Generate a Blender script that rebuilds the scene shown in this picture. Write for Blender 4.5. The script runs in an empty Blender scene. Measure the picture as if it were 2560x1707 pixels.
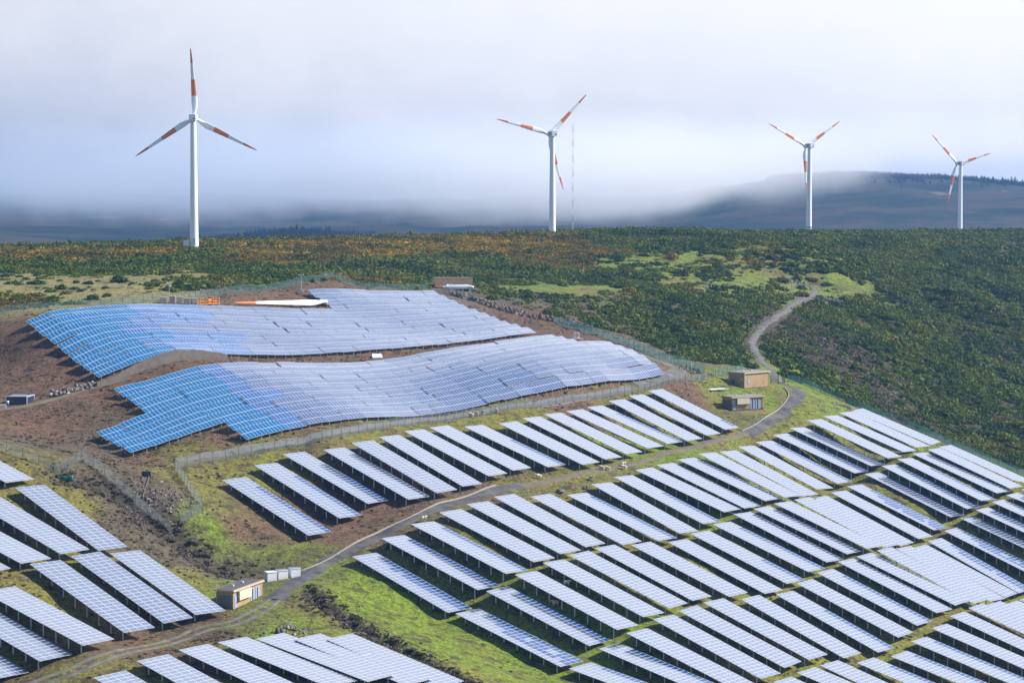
import bpy, bmesh, math, random
import numpy as np
from mathutils import Vector, Matrix
R = math.radians
SC = bpy.context.scene
COL = SC.collection
rng = np.random.default_rng(7)
random.seed(7)

# ------------------------------------------------------------------ camera
cam = bpy.data.cameras.new("camera"); camo = bpy.data.objects.new("camera", cam); COL.objects.link(camo)
camo.location = (0, 0, 100)
camo.rotation_euler = (R(90) - math.atan2(853.5 - 480, 5750), 0, 0)
cam.sensor_width = 36; cam.lens = 5750 / 2560 * 36
cam.clip_start = 1; cam.clip_end = 30000
SC.camera = camo

# ------------------------------------------------------------------ light
SUN_EL, SUN_DX, SUN_DY = R(38), 0.99, 0.14        # from the right
world = bpy.data.worlds.new("World"); SC.world = world; world.use_nodes = True
def build_world():
    nt = world.node_tree; nt.nodes.clear(); N = nt.nodes.new; L = nt.links.new
    def math_(op, a, b=None, c=None, clamp=False):
        n = N("ShaderNodeMath"); n.operation = op; n.use_clamp = clamp
        for i, v in enumerate((a, b, c)):
            if v is None: continue
            if isinstance(v, (int, float)): n.inputs[i].default_value = v
            else: L(v, n.inputs[i])
        return n.outputs[0]
    tc = N("ShaderNodeTexCoord"); sep = N("ShaderNodeSeparateXYZ"); L(tc.outputs["Generated"], sep.inputs[0])
    x, y, z = sep.outputs
    sky = N("ShaderNodeTexSky"); sky.sky_type = 'NISHITA'; sky.sun_disc = False
    sky.sun_elevation = SUN_EL; sky.sun_rotation = math.atan2(SUN_DX, SUN_DY)
    sky.altitude = 1400; sky.air_density = 1.0; sky.dust_density = 0.6; sky.ozone_density = 2.0
    # cloud deck: directions flattened onto a plane overhead
    zz = math_('ADD', math_('MAXIMUM', z, 0.0), 0.22)
    cmb = N("ShaderNodeCombineXYZ"); L(math_('DIVIDE', x, zz), cmb.inputs[0]); L(math_('DIVIDE', y, zz), cmb.inputs[1]); L(math_('MULTIPLY', z, 1.5), cmb.inputs[2])
    nz = N("ShaderNodeTexNoise"); nz.inputs["Scale"].default_value = 1.1; nz.inputs["Detail"].default_value = 7; nz.inputs["Roughness"].default_value = 0.55
    L(cmb.outputs[0], nz.inputs["Vector"])
    n2 = N("ShaderNodeTexNoise"); n2.inputs["Scale"].default_value = 4.5; n2.inputs["Detail"].default_value = 5; L(tc.outputs["Generated"], n2.inputs["Vector"])
    nv = math_('SUBTRACT', nz.outputs["Fac"], 0.5); nv2 = math_('SUBTRACT', n2.outputs["Fac"], 0.5)
    # cover: solid bank low down, broken then clear towards the zenith
    # the bank leans on the mountain ahead; it thins out behind the viewer
    el = math_('ADD', math_('ADD', z, math_('MULTIPLY', nv, 0.35)), math_('MULTIPLY', math_('SUBTRACT', 0.75, math_('MINIMUM', y, 0.75)), 0.42))
    mr = N("ShaderNodeMapRange"); mr.interpolation_type = 'SMOOTHSTEP'; L(el, mr.inputs[0])
    for i, v in enumerate((COVER0, COVER1, 1.0, 0.0)): mr.inputs[1 + i].default_value = v
    # brightness of the bank: dim and blue at its foot, bright higher up and towards the sun's side
    side = math_('MULTIPLY', math_('MINIMUM', math_('MAXIMUM', x, -0.3), 0.3), 0.18)
    n3 = N("ShaderNodeTexNoise"); n3.inputs["Scale"].default_value = 13; n3.inputs["Detail"].default_value = 6; n3.inputs["Roughness"].default_value = 0.62
    st = N("ShaderNodeVectorMath"); st.operation = 'MULTIPLY'; L(tc.outputs["Generated"], st.inputs[0]); st.inputs[1].default_value = (1, 1, 1.35); L(st.outputs[0], n3.inputs["Vector"])
    h = math_('ADD', math_('ADD', z, side), math_('MULTIPLY', math_('SUBTRACT', n3.outputs["Fac"], 0.5), 0.075))
    cr = N("ShaderNodeValToRGB"); L(math_('MULTIPLY_ADD', h, 1 / 0.6, 0.1), cr.inputs[0])
    e = cr.color_ramp.elements
    stops = CLOUD_STOPS
    while len(e) < len(stops): e.new(0.5)
    for k, (p, c) in enumerate(stops): e[k].position = p; e[k].color = (*c, 1)
    shade = math_('MULTIPLY_ADD', nv2, 0.18, 1.0)
    cm = N("ShaderNodeMix"); cm.data_type = 'RGBA'; cm.blend_type = 'MULTIPLY'; cm.inputs[0].default_value = 1
    L(cr.outputs[0], cm.inputs[6]); L(shade, cm.inputs[7])
    sk = N("ShaderNodeMix"); sk.data_type = 'RGBA'; sk.blend_type = 'MULTIPLY'; sk.inputs[0].default_value = 1
    L(sky.outputs[0], sk.inputs[6]); sk.inputs[7].default_value = (SKY_S, SKY_S, SKY_S, 1)
    mx = N("ShaderNodeMix"); mx.data_type = 'RGBA'; L(mr.outputs[0], mx.inputs[0]); L(sk.outputs[2], mx.inputs[6]); L(cm.outputs[2], mx.inputs[7])
    bg = N("ShaderNodeBackground"); L(mx.outputs[2], bg.inputs[0]); bg.inputs[1].default_value = 1.0
    o = N("ShaderNodeOutputWorld"); L(bg.outputs[0], o.inputs[0])
CLOUD_D, HAZE_D = 0.0075, 0.00008
SKY_S = 0.10
COVER0, COVER1 = 0.52, 0.77
CLOUD_STOPS = [(0.020, (0.055, 0.085, 0.150)), (0.042, (0.11, 0.14, 0.22)), (0.066, (0.235, 0.265, 0.345)), (0.092, (0.34, 0.37, 0.45)), (0.133, (0.435, 0.455, 0.520)), (0.183, (0.515, 0.530, 0.575)), (0.267, (0.590, 0.600, 0.630)), (0.52, (0.68, 0.695, 0.745)), (0.93, (0.69, 0.71, 0.77))]
build_world()
world.cycles.sampling_method = 'MANUAL'; world.cycles.sample_map_resolution = 512
sun = bpy.data.lights.new("sun", 'SUN'); suno = bpy.data.objects.new("sun", sun); COL.objects.link(suno)
sun.energy = 5.0; sun.angle = R(0.55); sun.color = (1.0, 0.95, 0.87)
suno.rotation_euler = Vector((SUN_DX * math.cos(SUN_EL), SUN_DY * math.cos(SUN_EL), math.sin(SUN_EL))).to_track_quat('Z', 'Y').to_euler()
SC.view_settings.view_transform = 'Standard'; SC.view_settings.look = 'None'
SC.view_settings.exposure = 0.74; SC.view_settings.gamma = 1; SC.view_settings.use_curve_mapping = False
cy = SC.cycles
cy.max_bounces = 6; cy.diffuse_bounces = 2; cy.glossy_bounces = 3; cy.transparent_max_bounces = 12; cy.volume_bounces = 3; cy.volume_step_rate = 1.0; cy.volume_max_steps = 64
cy.use_denoising = True; cy.caustics_reflective = False; cy.caustics_refractive = False

# ------------------------------------------------------------------ measured plan of the place (metres)
TABLES=[["A",-56.87,449.04,43.55,-38.82,435.25,34.72],["A",-51.88,460.26,45.14,-33.79,446.05,36.31],["A",-46.95,468.91,46.37,-28.76,455.37,38.1],["A",-39.02,473.29,46.8,-20.85,458.78,38.31],["A",-33.47,478.17,47.67,-15.31,464.11,39.0],["A",-28.35,487.78,47.93,-10.26,473.52,39.23],["A",-23.3,495.51,48.32,-4.99,481.52,40.23],["A",-18.16,504.43,48.24,0.23,490.68,40.44],["A",-10.71,511.93,47.65,7.72,497.53,40.18],["A",-2.96,518.37,47.74,15.46,503.79,40.12],["A",2.44,527.16,48.05,20.76,512.57,40.21],["A",7.48,534.22,48.25,25.93,519.86,40.7],["A",12.89,544.38,48.04,31.37,529.86,40.82],["A",18.07,552.44,48.22,36.58,538.35,40.9],["A",23.75,562.61,48.81,41.9,548.18,40.48],["A",29.02,569.91,49.41,47.24,556.21,40.9],["A",34.39,578.89,49.92,52.59,565.13,41.4],["B",-29.95,427.13,31.93,-11.6,411.61,24.21],["B",-24.86,434.44,34.23,-6.35,419.69,26.93],["B",-19.57,441.59,35.92,-1.14,425.6,29.02],["B",-14.34,449.74,37.06,4.11,434.59,29.68],["B",-9.05,456.98,37.72,9.33,441.58,30.16],["B",-3.73,466.95,37.87,14.57,451.95,29.94],["B",3.83,473.28,37.06,22.15,458.13,29.29],["B",11.59,483.17,36.12,29.81,467.18,28.65],["B",17.05,490.66,37.42,34.81,474.48,29.31],["B",22.34,500.04,37.81,40.47,484.21,29.91],["B",27.51,509.35,38.24,45.92,494.83,30.72],["B",32.58,515.41,38.65,50.87,500.11,31.06],["B",37.81,521.58,39.16,56.1,506.53,31.72],["B",42.98,527.28,39.82,60.95,511.25,31.86],["B",48.94,540.32,38.82,66.57,524.2,30.31],["B",54.66,554.08,38.52,71.59,537.08,30.32],["B",60.13,564.05,38.49,78.08,548.61,30.13],["B",65.25,572.33,39.4,83.44,557.32,31.56],["B",70.31,579.07,40.42,88.35,562.97,32.85],["B",75.34,584.61,41.84,93.33,568.58,33.94],["B",80.66,593.41,42.02,98.75,577.39,34.52],["B",86.19,603.82,41.98,103.52,586.83,34.62],["B",90.31,609.11,41.94,109.11,596.58,34.12],["C",-10.24,411.56,24.05,8.39,395.88,17.54],["C",-4.76,419.39,26.75,13.68,404.86,19.37],["C",0.51,425.37,28.78,18.96,410.56,21.25],["C",5.86,435.25,29.42,24.13,419.54,21.9],["C",11.07,442.04,29.82,29.57,428.54,21.89],["C",16.41,452.8,29.51,34.67,437.83,21.81],["C",24.0,459.25,29.11,42.33,444.16,21.42],["C",31.95,467.53,28.47,50.12,451.83,20.66],["C",37.09,474.51,29.14,55.37,459.06,21.44],["C",42.56,484.48,29.67,60.85,468.85,22.14],["C",47.97,494.73,30.41,66.08,478.85,22.75],["C",52.87,499.84,30.85,71.21,485.08,23.24],["C",57.91,504.9,31.37,76.1,489.38,23.67],["C",63.06,511.29,31.32,81.11,496.2,22.99],["C",69.24,526.71,29.53,87.35,513.15,20.63],["C",74.96,537.14,29.54,92.88,521.92,20.77],["C",80.03,545.98,29.86,97.98,530.49,21.51],["C",85.73,555.61,31.67,103.64,540.17,23.28],["C",90.5,560.1,33.06,108.45,544.67,24.7],["C",95.37,566.37,34.01,112.95,549.96,25.96],["C",100.49,573.98,34.49,118.26,557.81,26.62],["C",105.01,578.23,35.05,122.72,563.11,27.21],["C",111.54,598.16,33.56,130.15,582.86,25.68],["D",9.87,395.66,17.3,28.96,380.88,13.1],["D",15.38,404.2,19.09,34.24,389.6,13.47],["D",20.67,409.77,20.79,39.18,395.45,13.54],["D",25.97,419.28,21.55,44.24,404.35,13.67],["D",31.42,428.55,21.38,49.78,415.77,13.14],["D",36.76,437.07,21.43,54.95,421.76,13.41],["D",44.62,444.27,20.85,62.67,429.74,12.23],["D",52.44,452.55,20.26,70.5,438.27,11.59],["D",57.52,460.63,21.12,75.86,447.29,12.71],["D",62.87,469.9,21.74,81.17,456.04,13.53],["D",68.45,479.62,22.48,86.54,464.34,14.45],["D",73.18,484.6,22.77,91.5,470.64,14.75],["D",78.26,489.66,23.25,96.32,475.27,14.51],["D",84.44,502.11,21.77,102.02,486.44,12.76],["D",90.79,516.32,19.62,108.98,503.39,10.55],["D",95.29,522.75,20.17,113.15,508.93,10.69],["D",100.74,532.18,21.2,118.89,518.13,12.64],["D",106.14,540.4,22.99,124.47,526.22,15.06],["D",110.64,544.65,24.36,128.94,530.48,16.33],["D",115.56,550.2,25.54,133.98,535.94,17.95],["D",120.41,556.73,26.31,139.03,542.32,19.54],["D",125.0,560.79,27.17,143.51,546.45,19.96],["E",46.37,404.33,13.02,65.12,389.82,6.83],["E",52.01,415.04,12.5,70.82,400.48,6.64],["E",57.01,420.73,12.64,75.71,406.27,6.2],["E",65.03,429.05,11.42,83.83,414.5,5.49],["E",72.85,437.66,10.93,91.68,423.08,5.17],["E",78.38,446.8,12.0,97.08,432.33,5.63],["E",84.07,455.98,12.86,102.72,441.55,6.21],["E",89.24,464.24,13.78,107.79,449.88,6.7],["E",94.38,471.13,14.18,112.84,456.85,6.74],["E",99.31,477.21,13.65,117.82,462.89,6.39],["E",106.34,492.42,11.04,125.28,477.77,5.85],["E",112.19,504.42,9.92,131.28,489.65,5.74],["K",-111.05,431.85,53.85,-92.44,417.45,47.05],["M",-106.42,389.76,43.49,-87.65,375.24,37.37],["M",-100.93,396.22,44.11,-82.18,381.71,37.97],["M",-96.12,406.34,45.17,-77.63,392.03,37.86],["M",-90.56,416.62,46.24,-72.7,401.02,37.26],["N",-97.04,359.24,33.14,-78.41,344.82,26.41],["N",-91.42,364.54,34.4,-72.7,350.06,28.07],["N",-85.83,369.69,35.32,-67.03,355.15,29.37],["N",-80.87,382.44,37.76,-62.58,367.23,29.12],["N",-75.93,392.74,37.46,-57.94,378.46,28.33],["N",-70.7,401.01,36.64,-53.41,384.14,28.95],["O",-63.55,345.08,26.5,-44.83,330.59,20.2],["O",-58.01,351.79,27.66,-39.28,337.29,21.36],["O",-52.8,360.15,27.7,-33.86,345.49,22.54],["O",-47.58,368.0,27.37,-28.49,353.22,23.22],["O",-41.88,372.35,27.1,-22.77,357.56,23.02],["O",-35.89,373.91,26.72,-16.85,359.17,22.2],["O",-30.78,375.96,26.31,-11.78,361.26,21.49]]
ROWS=[["upper",1,-57.95,649.99,-23.57,694.42,0.0,0.0],["upper",2,-54.67,645.24,-20.53,689.36,0.0,0.0],["upper",3,-51.69,640.11,-17.35,684.48,0.0,0.0],["upper",4,-116.06,547.94,-14.39,679.32,0.214,0.528],["upper",5,-112.93,543.01,-10.93,674.81,0.198,0.522],["upper",6,-109.47,538.49,-7.87,669.77,0.181,0.516],["upper",7,-105.93,534.08,-5.04,664.44,0.131,0.511],["upper",8,-102.54,529.47,-1.89,659.52,0.21,0.513],["upper",9,-99.24,524.75,1.21,654.55,0.13,0.511],["upper",10,-95.94,520.02,4.45,649.75,0.171,0.508],["lower",1,-86.92,499.98,10.95,626.44,0.178,0.279],["lower",2,-83.52,495.39,13.62,620.9,0.175,0.271],["lower",3,-80.39,490.45,16.42,615.54,0.173,0.232],["lower",4,-86.09,474.1,26.64,619.75,0.222,0.265],["lower",5,-82.88,469.26,29.32,614.23,0.215,0.322],["lower",6,-79.7,464.38,31.94,608.63,0.217,0.33],["lower",7,-60.55,480.13,34.51,602.96,0.078,0.211],["lower",8,-57.42,475.19,37.21,597.47,0.08,0.202]]
UN=[[0.79083,-0.61203],[0.61203,0.79083],0.00363]
CTRL=[[-56.9,449.2,41.78,1.0],[-38.8,435.3,32.97,1.0],[-51.8,460.0,43.42,1.0],[-33.8,446.0,34.57,1.0],[-47.0,469.5,44.55,1.0],[-28.8,455.4,36.35,1.0],[-39.0,473.4,45.03,1.0],[-20.9,459.4,36.48,1.0],[-33.4,477.2,46.02,1.0],[-15.3,463.2,37.37,1.0],[-28.4,488.4,46.12,1.0],[-10.3,474.3,37.38,1.0],[-23.3,495.0,46.62,1.0],[-5.0,480.9,38.56,1.0],[-18.2,504.4,46.49,1.0],[0.2,490.2,38.75,1.0],[-10.7,512.2,45.87,1.0],[7.7,498.0,38.38,1.0],[-3.0,517.7,46.05,1.0],[15.4,503.5,38.41,1.0],[2.4,527.4,46.27,1.0],[20.8,513.2,38.38,1.0],[7.5,533.6,46.55,1.0],[25.9,519.4,39.0,1.0],[12.9,544.9,46.24,1.0],[31.4,530.6,38.99,1.0],[18.1,552.6,46.46,1.0],[36.6,538.3,39.16,1.0],[23.8,563.3,47.0,1.0],[42.0,549.2,38.61,1.0],[29.0,570.0,47.65,1.0],[47.2,555.9,39.19,1.0],[34.4,579.2,48.15,1.0],[52.6,565.1,39.66,1.0],[-30.0,427.5,30.12,1.0],[-11.7,413.3,22.15,1.0],[-24.8,433.8,32.57,1.0],[-6.3,419.5,25.2,1.0],[-19.5,440.2,34.38,1.0],[-1.0,425.8,27.15,1.0],[-14.3,449.4,35.35,1.0],[4.1,435.2,27.84,1.0],[-9.0,456.4,36.05,1.0],[9.3,442.2,28.3,1.0],[-3.7,466.2,36.22,1.0],[14.6,452.0,28.18,1.0],[3.8,472.6,35.4,1.0],[22.2,458.4,27.49,1.0],[11.6,483.9,34.27,1.0],[30.0,469.7,26.51,1.0],[17.0,489.5,35.81,1.0],[35.2,475.5,27.25,1.0],[22.3,500.0,36.06,1.0],[40.6,485.9,27.92,1.0],[27.5,509.4,36.49,1.0],[45.9,495.1,28.93,1.0],[32.6,515.3,36.91,1.0],[51.0,501.0,29.18,1.0],[37.9,523.0,37.25,1.0],[56.3,508.7,29.68,1.0],[42.7,523.9,38.45,1.0],[61.0,509.8,30.22,1.0],[48.8,539.1,37.2,1.0],[66.9,525.2,28.32,1.0],[54.6,553.5,36.83,1.0],[72.6,539.6,27.85,1.0],[60.2,564.4,36.7,1.0],[78.3,550.4,28.16,1.0],[65.3,572.8,37.61,1.0],[83.6,558.6,29.66,1.0],[70.4,579.9,38.59,1.0],[88.8,565.6,30.79,1.0],[75.1,583.0,40.25,1.0],[93.4,568.8,32.14,1.0],[80.6,593.3,40.28,1.0],[99.0,579.1,32.58,1.0],[86.6,606.4,39.98,1.0],[104.9,592.2,32.08,1.0],[90.0,607.3,40.37,1.0],[108.5,593.0,32.77,1.0],[-10.2,410.8,22.44,1.0],[8.4,396.4,15.68,1.0],[-4.8,419.5,24.98,1.0],[13.7,405.2,17.55,1.0],[0.5,424.2,27.23,1.0],[18.9,409.9,19.63,1.0],[5.9,435.6,27.61,1.0],[24.2,421.4,19.81,1.0],[11.0,440.4,28.32,1.0],[29.4,426.2,20.56,1.0],[16.4,453.5,27.65,1.0],[34.8,439.3,19.81,1.0],[23.9,458.2,27.52,1.0],[42.3,444.0,19.7,1.0],[31.9,466.6,26.86,1.0],[50.2,452.5,18.8,1.0],[36.9,472.4,27.7,1.0],[55.3,458.2,19.83,1.0],[42.4,482.6,28.19,1.0],[60.8,468.4,20.46,1.0],[47.9,494.5,28.7,1.0],[66.3,480.3,20.77,1.0],[52.8,499.3,29.16,1.0],[71.2,485.1,21.49,1.0],[57.8,503.6,29.79,1.0],[76.1,489.5,21.91,1.0],[63.0,510.5,29.68,1.0],[81.1,496.4,21.2,1.0],[69.3,527.4,27.69,1.0],[87.4,513.4,18.84,1.0],[74.6,534.5,28.13,1.0],[92.6,520.5,19.22,1.0],[79.8,544.6,28.29,1.0],[98.0,530.5,19.75,1.0],[85.6,554.8,30.02,1.0],[103.8,540.8,21.44,1.0],[90.2,558.4,31.51,1.0],[108.4,544.4,22.99,1.0],[94.9,563.7,32.57,1.0],[113.1,549.6,24.14,1.0],[100.8,575.8,32.54,1.0],[119.1,561.7,24.37,1.0],[106.8,588.0,32.2,1.0],[125.1,573.8,24.07,1.0],[107.4,576.2,34.25,1.0],[125.8,562.0,26.45,1.0],[25.9,418.3,19.99,1.0],[44.2,404.1,11.98,1.0],[31.6,431.1,19.16,1.0],[49.9,416.9,11.16,1.0],[36.6,435.1,20.04,1.0],[54.8,421.0,11.82,1.0],[44.6,444.0,19.15,1.0],[62.7,430.0,10.43,1.0],[52.4,452.5,18.52,1.0],[70.5,438.5,9.79,1.0],[57.6,461.2,19.26,1.0],[75.8,447.1,11.0,1.0],[62.9,470.3,19.92,1.0],[81.2,456.2,11.75,1.0],[68.3,478.4,20.93,1.0],[86.5,464.3,12.71,1.0],[73.3,485.3,20.92,1.0],[91.6,471.1,12.92,1.0],[78.0,488.3,21.71,1.0],[96.1,474.3,12.92,1.0],[84.3,501.1,20.18,1.0],[102.2,487.2,10.86,1.0],[91.1,518.1,17.6,1.0],[109.1,504.1,8.68,1.0],[-90.6,416.7,44.48,1.0],[-72.7,402.9,34.97,1.0],[-80.8,381.9,36.1,1.0],[-62.7,367.9,27.24,1.0],[-76.1,393.4,35.6,1.0],[-58.1,379.6,26.38,1.0],[-70.0,396.8,35.56,1.0],[-51.9,382.8,26.52,1.0],[-86.9,500.0,55.15,1.5],[-76.9,513.0,57.14,1.5],[-70.8,520.8,58.55,1.5],[-66.3,526.6,58.65,1.5],[-54.8,541.5,57.66,1.5],[-45.6,553.4,56.78,1.5],[-37.1,564.4,56.22,1.5],[-29.7,573.9,56.16,1.5],[-20.6,585.7,57.27,1.5],[-2.8,608.7,58.39,1.5],[0.0,612.3,58.65,1.5],[11.0,626.4,59.35,1.5],[-86.1,474.1,48.08,1.5],[-82.2,479.1,49.37,1.5],[-77.6,485.0,51.09,1.5],[-57.4,475.2,48.36,1.5],[-49.2,485.8,49.65,1.5],[-77.2,462.5,45.97,1.5],[-73.3,467.5,47.49,1.5],[-66.0,477.0,49.39,1.5],[-61.0,483.5,50.47,1.5],[-55.1,473.1,48.25,1.5],[-48.8,481.3,49.21,1.5],[-44.3,487.1,49.42,1.5],[-33.0,501.7,49.77,1.5],[-23.5,513.9,48.85,1.5],[-14.1,526.1,48.69,1.5],[-2.5,541.1,49.82,1.5],[0.0,544.3,50.62,1.5],[13.3,561.5,52.1,1.5],[23.9,575.2,52.12,1.5],[40.0,595.9,52.95,1.5],[-116.1,547.9,67.81,1.5],[-108.3,558.0,69.21,1.5],[-101.2,567.1,69.76,1.5],[-94.6,575.7,70.04,1.5],[-82.4,591.5,68.83,1.5],[-69.8,607.7,67.4,1.5],[-51.0,632.1,65.68,1.5],[-32.0,656.6,65.19,1.5],[-14.4,679.3,64.72,1.5],[-57.9,650.0,70.18,1.5],[-43.8,668.3,69.3,1.5],[-23.6,694.4,67.99,1.5],[-95.9,520.0,57.31,1.5],[-91.8,525.3,59.09,1.5],[-87.7,530.6,61.01,1.5],[-79.3,541.5,61.76,1.5],[-71.0,552.2,60.81,1.5],[-59.3,567.3,59.48,1.5],[-39.0,593.6,58.97,1.5],[-23.3,613.9,58.57,1.5],[-9.9,631.2,58.87,1.5],[4.5,649.7,59.65,1.5],[-93.4,518.3,57.11,1.5],[-85.4,528.6,60.54,1.5],[-76.9,539.6,61.49,1.5],[-57.1,565.1,59.21,1.5],[-52.2,571.5,58.75,1.5],[-42.9,583.5,58.49,1.5],[-32.6,596.8,58.4,1.5],[-23.1,609.1,58.41,1.5],[-9.8,626.3,58.66,1.5],[6.6,647.5,59.45,1.5],[-98.4,440.0,52.04,1.0],[-86.9,432.0,48.35,1.0],[-82.6,440.0,48.4,1.0],[-74.8,436.0,44.81,1.0],[-70.0,430.0,42.16,1.0],[-63.5,425.0,37.73,1.0],[-58.3,432.0,39.76,1.0],[-67.0,455.0,44.72,1.0],[-109.5,490.0,53.47,1.0],[-102.8,495.0,54.29,1.0],[-120.5,540.0,60.54,1.0],[-114.8,540.0,64.31,1.0],[-122.9,560.0,68.85,1.0],[-128.2,575.0,70.02,1.0],[-112.0,590.0,70.48,1.0],[-90.6,605.0,71.62,1.0],[-73.8,635.0,72.54,1.0],[-60.5,665.0,73.91,1.0],[-53.1,690.0,74.01,1.0],[-64.6,640.0,69.98,1.0],[-76.7,612.0,70.02,1.0],[-138.1,620.0,73.62,1.0],[-149.2,670.0,75.58,1.0],[-133.7,680.0,75.21,1.0],[-117.6,690.0,74.85,1.0],[-101.1,700.0,74.48,1.0],[-169.2,760.0,77.58,1.0],[-131.2,770.0,77.29,1.0],[-92.2,780.0,76.99,1.0],[-59.1,790.0,76.7,1.0],[-191.3,860.0,79.41,1.0],[-155.8,870.0,79.78,1.0],[-116.2,836.0,80.72,1.0],[-89.7,890.0,81.48,1.0],[-61.4,930.0,81.94,1.0],[-22.6,1000.0,82.14,1.0],[18.6,1070.0,82.01,1.0],[38.6,1010.0,84.07,1.0],[63.2,1010.0,84.42,1.0],[84.9,1040.0,83.59,1.0],[112.6,1080.0,81.65,1.0],[142.4,1100.0,80.74,1.0],[183.8,1150.0,80.26,1.0],[229.6,1180.0,80.16,1.0],[266.8,1200.0,80.65,1.0],[-24.9,715.0,69.95,1.0],[-12.6,725.0,69.53,1.0],[-36.5,750.0,72.66,1.0],[-10.7,770.0,71.93,1.0],[16.5,790.0,71.2,1.0],[44.5,800.0,69.44,1.0],[74.2,820.0,68.68,1.0],[-40.9,840.0,76.68,1.0],[-11.8,850.0,76.4,1.0],[25.4,860.0,76.13,1.0],[55.3,860.0,76.13,1.0],[94.9,880.0,75.57,1.0],[128.3,900.0,75.02,1.0],[35.6,930.0,79.84,1.0],[76.0,930.0,79.03,1.0],[122.6,980.0,77.9,1.0],[180.8,1020.0,77.0,1.0],[229.2,1030.0,74.99,1.0],[2.4,700.0,65.95,1.0],[23.9,672.0,58.87,1.0],[40.1,720.0,62.47,1.0],[59.7,730.0,61.94,1.0],[33.1,650.0,56.47,1.0],[43.1,632.0,53.26,1.0],[38.5,690.0,56.81,1.0],[55.7,680.0,55.06,1.0],[68.5,690.0,55.6,1.0],[113.1,850.0,65.32,1.0],[93.7,780.0,60.7,1.0],[78.4,720.0,56.19,1.0],[72.7,695.0,54.07,1.0],[71.4,655.0,50.76,1.0],[74.4,632.0,47.73,1.0],[77.3,615.0,45.91,1.0],[77.4,607.0,44.48,1.0],[70.5,592.0,42.22,1.0],[60.1,573.0,40.26,1.0],[53.7,612.0,50.46,1.0],[62.1,612.0,47.56,1.0],[56.2,585.0,44.44,1.0],[66.1,598.0,43.63,1.0],[49.2,600.0,48.28,1.0],[43.1,588.0,46.74,1.0],[86.2,625.0,43.38,1.0],[94.4,660.0,44.84,1.0],[97.2,640.0,39.78,1.0],[110.1,650.0,34.28,1.0],[125.3,640.0,28.55,1.0],[140.0,625.0,22.53,1.0],[102.9,720.0,53.67,1.0],[121.0,715.0,41.49,1.0],[140.8,720.0,34.78,1.0],[156.6,700.0,26.77,1.0],[129.8,810.0,57.77,1.0],[156.1,800.0,48.52,1.0],[178.6,800.0,38.74,1.0],[144.0,900.0,67.19,1.0],[175.4,900.0,62.49,1.0],[200.6,900.0,54.65,1.0],[218.2,980.0,65.98,1.0],[-50.3,422.0,30.57,1.0],[-46.3,412.0,28.93,1.0],[-48.0,392.0,28.21,1.0],[-42.2,415.0,29.52,1.0],[-55.1,425.0,33.83,1.0],[-50.0,432.0,35.03,1.0],[-59.7,410.0,32.54,1.0],[-51.2,405.0,29.06,1.0],[-60.1,398.0,30.29,1.0],[-64.9,355.0,27.74,1.0],[-78.4,348.0,25.45,1.0],[-50.7,370.0,26.0,1.0],[-41.2,405.0,29.06,1.0],[-37.6,412.0,30.03,1.0],[-28.9,392.0,25.78,1.0],[-18.7,380.0,22.65,1.0],[-8.5,372.0,20.31,1.0],[-35.8,425.0,30.07,1.0],[-26.5,445.0,33.08,1.0],[-11.5,468.0,36.63,1.0],[1.7,488.0,37.37,1.0],[-160.0,300.0,16.0,3.0],[0.0,300.0,2.0,3.0],[150.0,300.0,-12.0,3.0],[300.0,400.0,-12.0,3.0],[300.0,560.0,8.0,3.0],[330.0,760.0,22.0,3.0],[400.0,1000.0,50.0,3.0],[-200.0,420.0,53.0,3.0],[-220.0,560.0,78.0,3.0],[-250.0,800.0,82.0,3.0],[-300.0,1100.0,70.0,3.0],[0.0,1300.0,68.0,3.0],[250.0,1400.0,66.0,3.0],[450.0,1300.0,68.0,3.0],[-100.0,1500.0,45.0,3.0],[200.0,1600.0,42.0,3.0],[500.0,1600.0,42.0,3.0],[-400.0,1500.0,40.0,3.0],[0.0,200.0,-18.0,3.0],[300.0,200.0,-40.0,3.0],[-250.0,250.0,16.0,3.0],[500.0,700.0,5.0,3.0],[600.0,1000.0,30.0,3.0],[18.3,1045.0,80.5,3.0],[162.7,1262.0,78.2,3.0],[285.0,1465.0,71.2,3.0],[300.0,1490.0,71.0,3.0],[-117.3,850.0,80.6,3.0]]
ROAD=[[-80.4,339.3],[-72.1,346.7],[-65.9,352.5],[-59.3,366.1],[-53.0,381.9],[-47.7,386.1],[-44.0,392.5],[-41.3,403.0],[-38.6,415.4],[-35.5,426.7],[-31.1,433.7],[-26.5,440.3],[-21.9,449.1],[-14.5,459.9],[-6.5,474.1],[2.0,487.2],[11.0,497.7],[20.4,510.2],[26.8,518.6],[33.7,530.4],[43.2,549.5],[52.7,564.2],[59.6,573.3],[63.8,581.6],[67.9,589.2],[71.7,599.8],[75.6,609.7],[77.8,621.7],[76.3,627.0],[73.8,628.2]]
ROAD2=[[73.8,628.2],[73.7,644.9],[72.1,659.3],[71.8,676.7],[73.4,701.4],[77.8,721.5],[84.5,740.0],[95.0,788.0],[104.9,821.2],[110.9,841.0],[111.2,848.4]]
PATH=[[-111.3,489.4],[-104.8,494.3],[-99.6,501.1],[-94.8,511.5],[-89.9,516.7],[-86.5,519.8]]
PATH2=[[31.0,584.6],[40.8,598.8],[45.0,612.9],[42.1,615.4],[35.8,635.2],[29.9,645.3]]
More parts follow.
